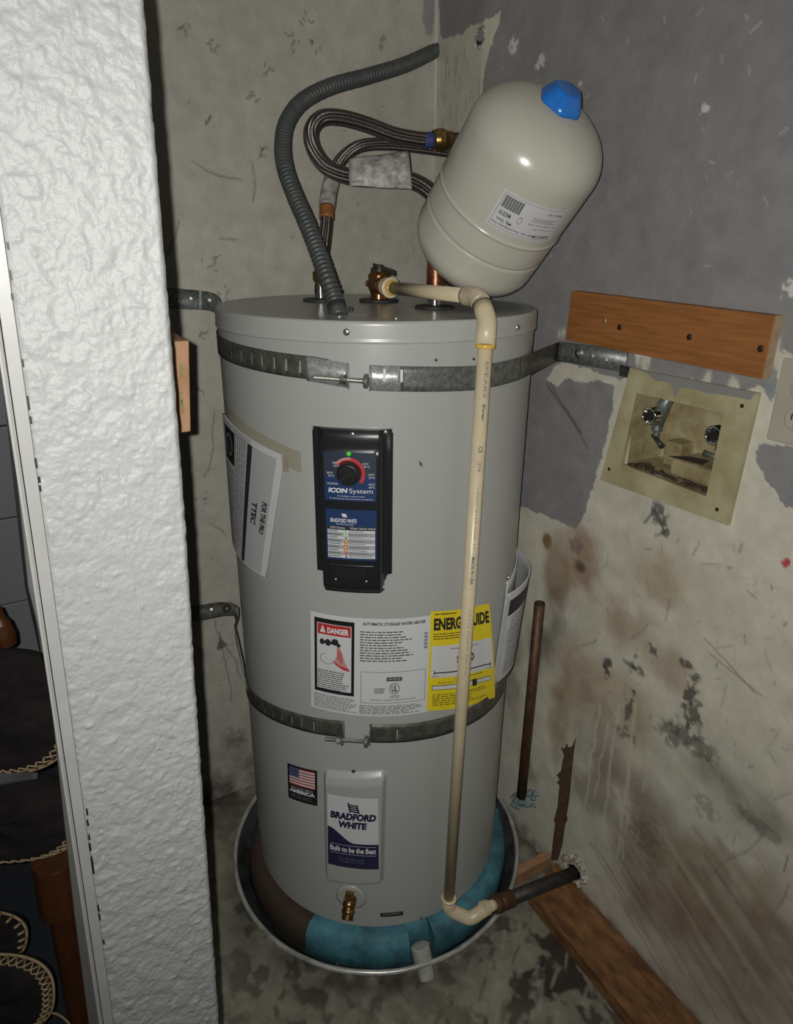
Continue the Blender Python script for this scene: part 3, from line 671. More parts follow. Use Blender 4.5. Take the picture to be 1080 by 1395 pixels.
# skirt closing the cover to the jacket
cc.grid(lambda a, b: cov(0, b*.895, covh(0, b*.895)*(1-a)), 1, 20); cc.grid(lambda a, b: cov(1, b*.895, covh(1, b*.895)*(1-a)), 1, 20)
cc.grid(lambda a, b: cov(b, 0, covh(b, 0)*(1-a)), 1, 24); cc.grid(lambda a, b: cov(.10+.80*b, 1, covh(.10+.80*b, 1)*(1-a)), 1, 24)
cc.grid(lambda a, b: cov(.10*b, .895, covh(.10*b, .895)*(1-a)), 1, 8); cc.grid(lambda a, b: cov(.9+.1*b, .895, covh(.9+.1*b, .895)*(1-a)), 1, 8)
cc.grid(lambda a, b: cov(.10, .895+.105*b, covh(.10, .895+.105*b)*(1-a)), 1, 8); cc.grid(lambda a, b: cov(.90, .895+.105*b, covh(.90, .895+.105*b)*(1-a)), 1, 8)
cover = cc.build('control_cover', 'black_plastic', wh)
HB = .0240
def cdec(u0, v0, u1, v1, name, m, hb, label=None, nu=10, nv=4):
    a0, b0 = uvpx(u0, v0); a1, b1 = uvpx(u1, v1)
    d = Decal(lambda s, t, h: cov(a0+(a1-a0)*s, b0+(b1-b0)*t, HB+h), name, wh, m, label, nu, nv, hb); return d
# frame round the dial plate
a0, b0 = uvpx(438.5, 611); a1, b1 = uvpx(515.5, 686)
MB().grid(lambda s, t: cov(a0+(a1-a0)*s, b0+(b1-b0)*t, HB+.0012*(1 if 0.01 < s < .99 and .01 < t < .99 else -2)), 20, 10).build('dial_frame', 'black_plastic', wh)
d = cdec(441, 614, 512.5, 683, 'dial_plate', 'sticker_blue', .0018, 'blue dial sticker with white lettering and a red arc')
d.rect(0, 0, 1, .50, 'dial_top', 1, 8)
kc, kr = (.475, .435), .165
d.disc(.475, .435, .315, .335, 'print_red', 2, 30, .80, -math.pi*.80, math.pi*.20)
d.disc(.475, .435, .315, .335, 'print_pink', 3, 10, .88, -math.pi*.78, -math.pi*.45)
for tx, a, b in [('90°F', .17, .20), ('32°C', .19, .26), ('80°F', .06, .41), ('27°C', .08, .47), ('VACATION', .05, .63), ('120°F', .74, .20), ('49°C', .76, .26), ('130°F', .85, .42), ('54°C', .86, .48), ('HOT', .86, .62), ('60°C', .86, .68)]:
    d.text(tx, a, b, a+.115+(.10 if tx == 'VACATION' else 0), b+.042, 'print_white', 2)
d.text('ICON', .075, .735, .455, .835, 'print_white', 2, .05, .15); d.text('System', .485, .735, .935, .86, 'print_white', 2)
d.text('An intelligent control system', .25, .885, .78, .92, 'print_white', 2); d.text('for advanced water heater performance and diagnostics', .10, .94, .94, .975, 'print_white', 2)
d.done({'print_white': 'lettering', 'print_red': 'red_arc', 'print_pink': 'red_arc'})
th, z = HT.pix(475.5, 644, .306); n = HT.pt(th, z, 1)-HT.pt(th, z, 0)
kb = MB().lathe(HT.pt(th, z, .3055), n, [(0, .0185), (.003, .0185), (.012, .0172), (.0145, .0155), (.015, .001)], 40, lambda a: 1+.012*math.cos(12*a)).build('knob', 'black_plastic', wh)
X_ = nrm(np.cross(HT.ax, n)); dr = nrm(-X_*.8-HT.ax*.62)
MB().obox(HT.pt(th, z, .3205)+dr*.006, dr, np.cross(n, dr), n, .0095, .0014, .0012).build('pointer_ridge', 'black_soft', kb)
th, z = HT.pix(475, 618, .306); MB().lathe(HT.pt(th, z, .3058), HT.pt(th, z, 1)-HT.pt(th, z, 0), [(0, .0036), (.002, .0036), (.0035, .0024), (.004, .0006)], 20).build('indicator_light', 'led_green', wh, label='small green indicator light')
th, z = HT.pix(480, 592, .290); n = HT.pt(th, z, 1)-HT.pt(th, z, 0)
MB().lathe(HT.pt(th, z, .2865), n, [(0, .0050), (.002, .0050), (.004, .0035), (.0045, .001)], 18).build('screw', 'zinc', wh, label='bright cover screw')
b_ = HT.pt(*HT.pix(525, 588.5, .287), .2875); MB().lathe(b_, n, [(0, .004), (.003, .003), (.0035, .001)], 12).build('screw', 'zinc', wh)
# status chart
d = cdec(443.5, 692, 513, 764, 'status_chart', 'sticker_blue', .0010, 'blue and white chart of light signals', 10, 4)
d.text('BRADFORD WHITE', .095, .175, .615, .255, 'print_white', 2, .02, .1); d.poly([(.32, .075), (.41, .085), (.43, .15), (.34, .14)], 'print_white', 2); d.text('WATER HEATERS', .2, .275, .56, .30, 'print_white', 2)
d.rect(.02, .325, 1, .39, 'print_black', 1); d.text('LED Status', .09, .335, .38, .375, 'print_white', 2); d.text('Water Heater Status', .48, .335, .98, .375, 'print_white', 2)
for k in range(9):
    t0 = .40+.0625*k; d.rect(.03, t0, .97, t0+.057, 'sticker_white' if k % 2 == 0 else 'paper_grey', 1)
    d.rect(.355, t0, .44, t0+.057, 'print_pink' if 2 < k < 8 else 'sticker_white', 2); d.lines(.05, t0+.014, .31, t0+.045, 1, 'print_black', 3, .6, k, .3); d.lines(.46, t0+.008, .94, t0+.05, 2, 'print_black', 3, .4, k+20, .45)
    d.disc(.398, t0+.028, .018, .02, ['led_green', 'led_green', 'print_black', 'sticker_yellow', 'sticker_yellow', 'sticker_yellow', 'sticker_yellow', 'print_red', 'print_black'][k], 3, 8)
d.done({'print_white': 'lettering'})
a0, b0 = uvpx(446, 766); a1, b1 = uvpx(511, 800)
MB().grid(lambda s, t: cov(a0+(a1-a0)*s, b0+(b1-b0)*t, HB+(.0022 if .02 < s < .98 and .03 < t < .97 else -.001)), 40, 30).build('access_hatch', 'black_plastic', wh)
MB().grid(lambda s, t: cov(a0+(a1-a0)*(.14+.66*s), b0+(b1-b0)*(.12+.46*t), HB+.0035+.0*(s)), 8, 2).build('hatch_window', 'black_soft', wh)
for u, v in [(457.5, 789), (499, 792)]:
    th, z = HT.pix(u, v, .306); MB().lathe(HT.pt(th, z, .3062), HT.pt(th, z, 1)-HT.pt(th, z, 0), [(0, .0024), (.0015, .002), (.002, .0006)], 14).build('screw', 'zinc', wh)

# -- rating plate with the danger sign
d = Decal(cylmap(HT, [(423, 832), (587, 838), (583, 969), (424, 962)], off=.0002), 'rating_plate', wh, 'sticker_white', 'white rating plate with a black and red danger sign', 24, 4)
X0, X1, Y0, Y1 = .035, .375, .045, .80
d.rect(X0, Y0, X1, Y1, 'sticker_black', 1, 6); d.rect(X0+.024, Y0+.045, X1-.024, Y1-.035, 'sticker_white', 2, 5)
d.rect(X0+.03, Y0+.05, X1-.03, Y0+.155, 'print_red', 3, 5); d.text('DANGER', X0+.115, Y0+.078, X1-.045, Y0+.135, 'print_white', 4, .05)
d.poly([(X0+.075, Y0+.062), (X0+.10, Y0+.135), (X0+.05, Y0+.135)], 'print_white', 4)
for (a, b, ra, rb) in [(.105, .275, .022, .03), (.155, .275, .026, .035), (.215, .262, .03, .034), (.245, .29, .018, .02)]: d.disc(a, b, ra, rb, 'print_black', 4, 14)
d.rect(.09, .262, .24, .288, 'print_black', 4); d.poly([(.238, .31), (.258, .31), (.30, .46), (.335, .53), (.30, .535), (.25, .50), (.21, .45), (.235, .40)], 'print_pink', 4)
d.poly([(.19, .44), (.25, .49), (.335, .52), (.335, .545), (.28, .53), (.22, .49)], 'print_red', 5); d.disc(.15, .44, .065, .055, 'print_black', 4, 16, .93, .4, 4.5)
for k in range(6): d.rect(.232+.008*k, .31+.01*k, .236+.008*k, .42+.012*k, 'print_red', 5)
d.lines(X0+.03, .565, X1-.04, .80, 11, 'print_black', 4, .42, 5); 
d.lines(.03, .83, .40, .985, 8, 'print_grey', 2, .45, 8)
d.text('AUTOMATIC STORAGE WATER HEATER', .44, .035, .955, .065, 'print_black', 2, .035)
d.lines(.42, .125, .86, .44, 12, 'print_black', 2, .38, 12, .45)
for k in range(14): d.rect(.945, .16+.012*k, .975, .16+.012*k+.004+.004*((k*7) % 3 == 0), 'print_black', 2, 1)
d.frame(.43, .53, .965, .86, 'print_grey', .004, .005, 2)
d.rect(.64, .585, .765, .625, 'print_black', 3); d.text('AHRI CERTIFIED', .65, .595, .755, .614, 'print_white', 4)
d.disc(.705, .705, .042, .056, 'print_black', 3, 26, .88); d.text('UL', .682, .672, .728, .738, 'print_black', 3, .03); d.text('LISTED', .67, .775, .745, .80, 'print_black', 3, .01)
d.text('HOUSEHOLD STORAGE TANK WATER HEATER', .51, .815, .885, .832, 'print_black', 3); d.lines(.54, .70, .63, .76, 3, 'print_black', 3, .5, 31)
d.lines(.42, .885, .96, .985, 6, 'print_grey', 2, .5, 17)
d.done({'print_black': 'lettering', 'sticker_black': 'danger_border', 'print_red': 'danger_heading', 'print_white': 'danger_lettering'})
# -- yellow guide, loose at its right edge
yq = cylmap(HT, [(586.5, 833), (664.5, 821), (670, 948), (581, 968)], off=.0004)
def yfn(s, t, h):
    a = yq(s, t, h); n = nrm(a-HT.o-((a-HT.o)@HT.ax)*HT.ax); return a+n*(.006*sm(.82, 1, s)*(.4+.6*t)+.0025*math.sin(3*t)*sm(.6, 1, s))
d = Decal(yfn, 'energy_guide', wh, 'sticker_yellow', 'yellow energy label with bold black heading', 16, 8)
d.lines(.06, .022, .5, .045, 1, 'print_black', 2, .5, 2); d.text('ENERGYGUIDE', .05, .065, .965, .185, 'print_black', 2, .05)
d.lines(.05, .215, .52, .285, 3, 'print_black', 2, .4, 3); d.rect(.03, .335, .97, .655, 'sticker_white', 2, 8); d.text('Estimated Yearly Energy Cost', .30, .36, .74, .385, 'print_black', 3, .01)
d.text('$420', .38, .445, .66, .535, 'print_black', 3, .03); d.rect(.07, .60, .93, .612, 'print_black', 3, 8); d.rect(.07, .585, .082, .63, 'print_black', 3); d.rect(.92, .585, .932, .63, 'print_black', 3)
d.text('$398', .05, .635, .14, .650, 'print_black', 3); d.text('$426', .86, .635, .95, .650, 'print_black', 3); d.text('Cost Range of Similar Models', .34, .668, .80, .688, 'print_black', 2, .01)
d.rect(.05, .735, .62, .785, 'print_black', 2); d.rect(.056, .741, .614, .779, 'sticker_white', 3); d.rect(.62, .725, .69, .80, 'print_black', 2); d.rect(.69, .735, .93, .785, 'print_black', 2); d.rect(.695, .741, .924, .779, 'sticker_white', 3)
d.text('First Hour Rating', .13, .70, .50, .722, 'print_black', 2, .01); d.lines(.06, .83, .90, .96, 6, 'print_black', 2, .35, 4, .4)
d.done({'print_black': 'lettering', 'sticker_white': 'white_field'})
# -- flag sticker
d = Decal(cylmap(HT, [(391.5, 1039), (432, 1050), (432.5, 1098), (393, 1086)], off=.0002), 'flag_sticker', wh, 'sticker_black', 'dark sticker with a striped flag', 6, 4)
for k in range(13): d.rect(.07, .05+.0385*k, .93, .05+.0385*(k+1), 'flag_red' if k % 2 == 0 else 'print_white', 1, 4)
d.rect(.07, .05, .42, .32, 'flag_blue', 2, 2)
for j in range(5):
    for i in range(6): d.disc(.10+.058*i, .08+.052*j, .011, .010, 'print_white', 3, 5)
d.text('BUILT RIGHT HERE IN', .14, .60, .86, .635, 'print_white', 2, .01); d.text('AMERICA', .07, .66, .93, .77, 'print_white', 2, .055); d.lines(.12, .82, .88, .94, 3, 'print_grey', 2, .4, 3)
d.done({'print_white': 'lettering', 'flag_red': 'flag_stripes', 'flag_blue': 'flag_canton'})
# -- raised access panel with the maker's sticker
AQ = cylmap(HT, [(440, 1046), (528, 1047), (523.5, 1201), (443, 1196)])
def rr2(s, t, r=.05, ar=.6):
    x = max(abs(s-.5)-(.5-r), 0)/r; y = max(abs(t-.5)-(.5-r*ar), 0)/(r*ar); return math.hypot(x, y)
def ah(s, t):
    e = 1-rr2(s, t, .10, .6); hh = .010*sm(0, .8, e)+.004*sm(.04, .10, t)*sm(0, .1, 1-abs(2*s-1)-.08)
    return hh
MB().grid(lambda a, b: AQ(.5+(a-.5)*1.0, b, ah(a, b)-.0004), 60, 80, keep=lambda a, b: rr2(a, b, .10, .6) < 1).build('access_panel', 'heater_paint', wh)
th, z = HT.pix(481, 1051, .29); MB().lathe(HT.pt(th, z, .2895), HT.pt(th, z, 1)-HT.pt(th, z, 0), [(0, .0034), (.0012, .003), (.0016, .0008)], 14).build('screw', 'lever', wh)
SQ = cylmap(HT, [(446, 1081), (515, 1088), (516, 1184), (447, 1176)], R=.2941)
d = Decal(SQ, 'maker_sticker', wh, 'sticker_white', 'white and navy sticker with the maker\'s name', 8, 8)
wave = [(0, .58)]+[(k/12, .58-.10*0+(.06*math.sin(k/12*4.2)+.065*(k/12)**.5-.0)*1.0+(.0)) for k in range(1, 12)]+[(1, .60)]
wave = [(k/14, .44+.20*sm(0, .55, k/14)-.0*k) for k in range(15)]
d.L.setdefault('sticker_navy', MB()); h = d.bh+.0003
for (a, b), (c, e) in zip(wave, wave[1:]): d.lay('sticker_navy').add([SQ(a, b, h), SQ(c, e, h), SQ(c, 1, h), SQ(a, 1, h)], [(0, 1, 2, 3)])
d.text('BRADFORD', .055, .215, .96, .315, 'sticker_navy', 2, .065, .12); d.text('WHITE', .22, .335, .78, .43, 'sticker_navy', 2, .065, .12)
for k in range(4): d.poly([(.405+.01*k, .09+.028*k), (.60+.01*k, .105+.028*k), (.615+.01*k, .125+.028*k), (.41+.01*k, .110+.028*k)], 'sticker_navy', 2)
d.poly([(.40, .07), (.43, .07), (.48, .20), (.44, .20)], 'sticker_navy', 3); d.poly([(.57, .09), (.60, .09), (.645, .21), (.61, .21)], 'sticker_navy', 3)
d.text('Built to be the Best', .05, .70, .95, .775, 'print_white', 2, .03); d.rect(.05, .675, .95, .679, 'print_white', 2, 5); d.rect(.05, .80, .95, .804, 'print_white', 2, 5)
d.text('For Professional', .24, .855, .72, .89, 'print_grey', 2); d.text('Installation Only', .24, .90, .72, .935, 'print_grey', 2)
d.done({'print_white': 'lettering', 'sticker_navy': 'navy_print', 'print_grey': 'lettering'})
d = Decal(cylmap(HT, [(518, 1243.5), (549, 1241), (549, 1246.5), (518, 1249)], off=.0002), 'serial_tag', wh, 'sticker_black', None, 4, 1); d.lines(.1, .2, .95, .9, 1, 'print_grey', 1, .5, 3); d.done()
# -- drain valve
th, z = HT.pix(478, 1222, .281); n = HT.pt(th, z, 1)-HT.pt(th, z, 0); c = HT.pt(th, z, .2795)
MB().lathe(c, n, [(0, .031), (.002, .031), (.004, .026), (.0045, .012)], 48).build('escutcheon', 'heater_paint', wh)
dn = nrm(n-HT.ax*.75)
dv = MB().lathe(c+n*.004, n, [(0, .013), (.018, .013), (.020, .0105), (.026, .0105)], 24).build('drain_valve', 'brass', wh)
MB().lathe(c+n*.022+HT.ax*.002, dn, [(0, .0115), (.012, .0115), (.013, .0135), (.018, .0135), (.019, .0115), (.030, .0115), (.0305, .0085), (.024, .008)], 24).build('spout', 'brass', dv)
MB().lathe(c+n*.016, HT.ax, [(0, .008), (.016, .008), (.017, .010), (.021, .010)], 6, smooth=False).build('valve_stem', 'brass', dv)
# -- ports on the lid
def disc_port(u, v, r, nm='port_washer'):
    p = onz(u, v, 1.3064); MB().lathe(p, HT.ax, [(0, r), (.0035, r), (.005, r*.93), (.0052, r*.35)], 40).build(nm, 'black_pipe', wh); return p
pA = disc_port(437, 410, .034); pB = disc_port(516, 410.5, .0375); pC = disc_port(592, 420, .0345)
MB().lathe(pA, HT.ax, [(.005, .0125), (.03, .0125), (.032, .0115), (.04, .0115)], 28).build('nipple', 'chrome', wh)
MB().lathe(pC, HT.ax, [(.005, .0125), (.022, .0125), (.022, .016), (.026, .016)], 28).build('nipple', 'chrome', wh)
jp = [onz(u, v, 1.3066) for u, v in [(424, 432.5), (543, 437), (552, 431), (432, 426.5)]]
MB().prism([onz(u, v, 1.3066) for u, v in [(424, 434), (540, 438.5), (548, 431.5), (432, 427)]], (0, 0, .0022)).build('junction_plate', 'zinc', wh)
for u, v in [(462, 432.5), (539, 435)]:
    MB().lathe(onz(u, v, 1.3088), HT.ax, [(0, .0045), (.0025, .004), (.0035, .002)], 14).build('screw', 'zinc', wh)
MB().lathe(onz(478, 424, 1.3066), HT.ax, [(0, .005), (.006, .004), (.007, .002)], 12).build('screw', 'lever', wh)

# ================================================================== BASE AND PAN
pc = np.array([HT.o[0], HT.o[1], 0])
dp = thing('drain_pan', pc, 'round aluminium drain pan with rolled rim under the water heater', 'drain pan')
RP = .337
MB().lathe(pc, (0, 0, 1), [(.002, .001), (.002, RP-.045), (.005, RP-.036), (.052, RP+.001), (.0525, RP+.0025), (.004, RP-.034), (0.0, RP-.044), (0.0, .001)], 128).build('pan_body', 'pan_inside', dp)
m = MB(); rt = [(pc+np.array([(RP+.003)*math.cos(a), (RP+.003)*math.sin(a), .0555+.0012*math.sin(3*a+1)+.0006*math.sin(17*a)])) for a in np.linspace(0, 2*math.pi, 161)]
m.tube(rt, .0052, 12, caps=False); m.build('rolled_rim', 'pan_metal', dp)
for u, v in [(459, 1313), (520, 1318)]: MB().lathe(onz(u, v, .058), (0, -.6, .8), [(0, .003), (.003, .002)], 10).build('rivet', 'lever', dp)
fb = thing('foam_stand', pc, 'blue foam stand between the drain pan and the water heater', 'stand')
def foam(t0, t1, R, zt, name, m_, lab=None):
    prof = [(.27, .003), (R-.016, .003), (R+.011, .028), (R+.004, zt-.016), (R-.008, zt-.002), (R-.016, zt), (.20, zt)]
    n = int((t1-t0)/2.5)
    g = MB().grid(lambda a, b: (lambda th, i: pc+np.array([prof[i][0]*math.cos(th)*(1+.004*math.sin(9*th)), prof[i][0]*math.sin(th)*(1+.004*math.sin(9*th)), prof[i][1]]))(math.radians(t0+(t1-t0)*a), int(round(b*6))), n, 6)
    for th in (t0, t1):
        a = math.radians(th); g.add([pc+np.array([r*math.cos(a), r*math.sin(a), z]) for r, z in prof], [tuple(range(7))])
    g.build(name, m_, fb, label=lab)
foam(-146, -104.5, .301, .094, 'foam_block', 'foam_blue'); foam(-94.5, -88.8+70, .303, .094, 'foam_block', 'foam_blue'); foam(-18.3, 30, .307, .094, 'foam_block', 'foam_blue')
foam(30.5, 214, .298, .090, 'dirty_foam_block', 'box_grime', 'foam block blackened with dirt')
foam(-104.4, -94.6, .276, .094, 'foam_notch', 'foam_blue')
MB().lathe(pc+np.array([0, 0, .003]), (0, 0, 1), [(0, .001), (0, .268), (.093, .268), (.093, .001)], 64).build('foam_core', 'foam_blue', fb)
# white stub pipe through the pan's front
a = math.radians(-98.6); dr = np.array([math.cos(a), math.sin(a), 0])
q0 = onz(572, 1288, .075); q1 = onz(581.5, 1331, .019)
sp = thing('drain_stub_pipe', (q1[0], q1[1], 0.0), 'short white plastic pipe poking out under the front rim of the drain pan', 'pipe')
ax_ = nrm(q1-q0); L_ = np.linalg.norm(q1-q0)
MB().lathe(q0, ax_, [(0, .0155), (0, .0195), (.028, .0195), (.030, .0168), (L_, .0168), (L_, .0135), (L_-.02, .0130)], 36).build('pipe', 'pvc_grey', sp)
MB().lathe(q1-ax_*.012, ax_, [(0, .001), (.0, .0130), (.001, .0130), (.001, .001)], 24).build('bore', 'box_grime', sp)

# ================================================================== STRAPS
def zband(th, knots):
    return float(np.interp(th, [k[0] for k in knots], [k[1] for k in knots]))
def band(t0, t1, zf, hw, R, slots, sw=.0022, sh=.5, step=1.0):
    """perforated strap on the cylinder: real slots between columns"""
    m = MB(); cuts = sorted(set([t0, t1]+list(np.arange(t0, t1, step))+[s+d for s in slots for d in (-.45*sw/.28*57.3, .45*sw/.28*57.3) if t0 < s+d < t1]))
    cuts = [c for i, c in enumerate(cuts) if i == 0 or c-cuts[i-1] > .02]
    rows = [-1, -sh, sh, 1]
    vs = [HT.pt(th, zf(th)+hw*r, R) for th in cuts for r in rows]; fs = []
    for i in range(len(cuts)-1):
        mid = (cuts[i]+cuts[i+1])/2; isl = any(abs(mid-s) < .5*sw/.28*57.3 and (cuts[i+1]-cuts[i]) <= sw/.28*57.3 for s in slots)
        for j in range(3):
            if j == 1 and isl: continue
            fs.append((i*4+j, (i+1)*4+j, (i+1)*4+j+1, i*4+j+1))
    return m.add(vs, fs, True)
def ribbon(m, mids, ups, hw, slots=None):
    n = len(mids); vs = []
    for p, u_, w in zip(mids, ups, hw): vs += [np.asarray(p)-nrm(u_)*w, np.asarray(p)+nrm(u_)*w]
    return m.add(vs, [(2*i, 2*i+2, 2*i+3, 2*i+1) for i in range(n-1)], True)
HW = .0185; HW1 = .0170
K1 = [(-200, 1.2500), (-177, 1.2465), (-150, 1.2415), (-136, 1.239), (-119.7, 1.229), (-85, 1.221), (-65, 1.2225), (-40, 1.221)]
us = thing('upper_strap', HT.pt(-120, 1.21, .2805), 'upper galvanised earthquake strap round the heater, bolted below the timber board', 'strap', 'earthquake straps round the heater')
def pslots(l, y0, y1): return [HT.pix(u, y0+(y1-y0)*(u-l[0])/(l[-1]-l[0]), .2825)[0] for u in l]
sl = [HT.pix(u, v, .2825)[0] for u, v in [(316, 480), (329, 484), (343, 488), (357, 492), (373.5, 496), (390, 500), (409, 504)]]
sl = [s-360 if s > 0 else s for s in sl]
f1 = lambda th: zband(th, K1)
band(-205, -131.5, f1, HW1, .2818, sl, sw=.0034, sh=.52).build('strap_band', 'strap_dull', us, solid=.0012, offset=1)
# galvanised end tab with bent lip
m = MB(); ts = np.linspace(-138.5, -125.3, 12)
ribbon(m, [HT.pt(t, f1(t)-.0015, .2836) for t in ts]+[HT.pt(-125.2, f1(-125)-.0015, .2925)], [HT.ax]*13, [.0178]*13); m.build('end_tab', 'galv_bright', us, solid=.0012, offset=1, label='bright galvanised end tab')
# right part: bright folded end, then dull band round to the wall
m = MB(); ts = np.linspace(-119.3, -110.2, 10)
ribbon(m, [HT.pt(-119.4, f1(-119.4), .2935)]+[HT.pt(t, f1(t), .2842) for t in ts], [HT.ax]*11, [.0185]*11); m.build('end_tab', 'galv_bright', us, solid=.0012, offset=1, label='bright galvanised end tab')
m = MB(); ts = np.linspace(-109.3, -110.4, 5)
ribbon(m, [HT.pt(t, f1(t), .2846) for t in ts], [HT.ax]*5, [.0183]*5); m.build('fold_plate', 'galv', us, solid=.0014, offset=1)
for (u, v) in [(523.5, 511), (547, 512)]:
    th, z = HT.pix(u, v, .287); MB().grid(lambda a, b: HT.pt(th+(a-.5)*.7, z+(b-.5)*.018, .2872), 1, 1).build('slot', 'print_white', us)
wp = onx(770, 480, -.006)
band(-115, -61, f1, HW, .2818, [], step=1.5).build('strap_band', 'galv', us, solid=.0012, offset=1)
m = MB(); a_ = HT.pt(-61, f1(-61), .2824); tgt = np.array([-.010, -.478, 1.2175])
pts = [a_*(1-t)+tgt*t for t in np.linspace(0, 1, 7)]
ribbon(m, pts, [(0, 0, 1)]*7, [HW]*7); m.build('strap_end', 'strap_dull', us, solid=.0014, offset=0)
m = MB(); e1 = onx(775, 480, -.006); e2 = onx(860, 497, -.006); e1[2] = 1.2195; e2[2] = 1.2245-.000
pts = [tgt, np.array([-.006, -.487, 1.2180]), np.array([-.004, -.50, 1.2185]), np.array([-.004, -.645, 1.224])]
ribbon(m, pts, [(0, 0, 1)]*4, [HW, HW, HW, HW]); m.build('wall_bracket', 'galv', us, solid=.003, offset=0)
MB().prism([onx(u, v, -.0065) for u, v in [(844, 497), (857, 500), (855, 515), (843, 512)]], (.003, 0, 0)).build('bracket_lip', 'black_pipe', us)
for u, v, r in [(789, 481, .0105), (808, 485, .0026), (826.5, 490, .0026), (764, 477.5, .0022)]:
    p = onx(u, v, -.0058)
    if r > .005:
        MB().lathe(p, (-1, 0, 0), [(0, r), (.0012, r), (.0013, .006), (.004, .005), (.005, .001)], 28).build('bolt_washer', 'galv', us)
        MB().lathe(p+np.array([-.0045, 0, 0]), (-1, 0, 0), [(0, .002), (.0012, .001)], 10).build('bolt_tip', 'galv_bright', us)
    else: MB().lathe(p, (-1, 0, 0), [(0, r), (.0004, r)], 14).build('hole', 'print_white', us)
for u, v in [(731, 494.5), (748, 487), (701, 516)]:
    p = P(u, v, depth(onx(u, v, -.03))-.0) if u > 740 else None
def tensioner(root, b0, b1, thr, zoff):
    """threaded rod with nuts drawn between the two band ends"""
    A0 = HT.pt(*HT.pix(*b0, .296), .296); A1 = HT.pt(*HT.pix(*b1, .296), .296); d = nrm(A1-A0); L = np.linalg.norm(A1-A0)
    pr = []; k = 0; z = 0
    while z < L: pr.append((z, .0034+.0007*(k % 2))); z += .0008; k += 1
    MB().lathe(A0, d, pr, 12, smooth=False).build('threaded_rod', 'zinc', root)
    for f in thr:
        MB().lathe(A0+d*(L*f), d, [(0, .0075), (.007, .0075)], 6, smooth=False).build('nut', 'zinc', root)
        MB().lathe(A0+d*(L*f+.0095), d, [(0, .0098), (.0016, .0098)], 24).build('washer', 'galv', root)
    MB().lathe(A1-d*.004, d, [(0, .0105), (.0045, .0105), (.007, .006)], 20).build('bolt_head', 'galv', root)
tensioner(us, (427, 514), (500, 519.5), [.50], 0)
# left tails: bracket from the partition, washer bolt, then turned edge-on down to the band
def tail(root, pairs, bolt, hole_, mname):
    m = MB(); mid = []; up = []; hw = []
    for (u0, v0, u1, v1, t) in pairs:
        a, b = P(u0, v0, t), P(u1, v1, t); mid.append((a+b)/2); up.append(a-b); hw.append(np.linalg.norm(a-b)/2)
    mid = np.array(mid); k = np.linspace(0, len(mid)-1, 40); i = np.arange(len(mid))
    ms = np.stack([np.interp(k, i, mid[:, j]) for j in range(3)], 1); uu = np.array([nrm(q) for q in up]); us_ = np.stack([np.interp(k, i, uu[:, j]) for j in range(3)], 1)
    ribbon(m, ms, us_, np.interp(k, i, hw)); m.build('strap_tail', mname, root, solid=.0014, offset=0)
    u, v, t, r = bolt; p = P(u, v, t); n = nrm(C-p)
    MB().lathe(p, n, [(0, r), (.0015, r), (.0016, r*.62), (.005, r*.55), (.006, r*.15)], 26).build('bolt_washer', 'galv' if r > .01 else 'lever', root)
    u, v, t, r = hole_; p = P(u, v, t); n = nrm(C-p); MB().lathe(p, n, [(0, r), (.0004, r)], 14).build('hole', 'print_white', root)
tail(us, [(110, 388, 112, 417, 1.16), (205, 391, 207, 420, 1.245), (240, 393, 243, 420.5, 1.245), (268, 395.5, 272, 421, 1.245), (282, 397, 285, 423, 1.24), (293, 400, 292, 426, 1.235), (299, 406, 294, 430, 1.232), (302, 425, 297, 436, 1.228), (303, 450, 299, 452, 1.222), (305, 470, 301, 470, 1.215), (309, 492, 305, 492, 1.21)],
     (285.5, 409, 1.228, .0125), (260, 406.5, 1.242, .0025), 'galv')
MB().obox(P(273, 408.5, 1.2425), CU, CR, CF, .016, .0022, .0006).build('glint_fold', 'galv_bright', us)
K2 = [(-205, .545), (-190, .548), (-182, .5585), (-165, .576), (-150, .588), (-130, .598), (-120, .5935), (-86, .5835), (-62, .577)]
ls = thing('lower_strap', HT.pt(-120, .57, .2805), 'lower galvanised earthquake strap round the heater below the white rating plate', 'strap', 'earthquake straps round the heater')
f2 = lambda th: zband(th, K2)
sl = [HT.pix(u, v, .2825)[0] for u, v in [(352.5, 951), (360, 957), (372, 966), (383.7, 973), (397.6, 979), (411, 984), (427.5, 989)]]; sl = [s-360 if s > 0 else s for s in sl]
band(-205, -129.3, f2, .0178, .2818, sl, sw=.0026, sh=.50).build('strap_band', 'strap_dull', ls, solid=.0012, offset=1)
band(-119.6, -50, f2, .0200, .2818, [HT.pix(541, 999, .2825)[0]], sw=.0022, sh=.45).build('strap_band', 'strap_dull', ls, solid=.0012, offset=1)
for t, s in ((-129.2, .0180), (-119.8, .0205)):
    m = MB(); ribbon(m, [HT.pt(t, f2(t), .283), HT.pt(t, f2(t)-.001, .291)], [HT.ax]*2, [s]*2); m.build('end_tab', 'galv', ls, solid=.0014, offset=0)
tensioner(ls, (443, 1007), (500, 1010.5), [.28], 0)
tail(ls, [(152, 829, 154, 849, 1.365), (262, 826, 264, 847, 1.41), (285, 822, 288, 842, 1.41), (300, 820, 302, 839, 1.405), (315, 821, 316, 838, 1.40), (324, 826, 320, 840, 1.395), (325, 838, 321, 848, 1.39), (320, 852, 319, 853, 1.38), (325, 872, 321, 872, 1.37), (331, 900, 327, 899, 1.36), (335, 922, 332, 921, 1.35), (338, 940, 336, 940, 1.34)],
     (309, 829, 1.395, .009), (288, 830, 1.403, .0028), 'strap_dull')

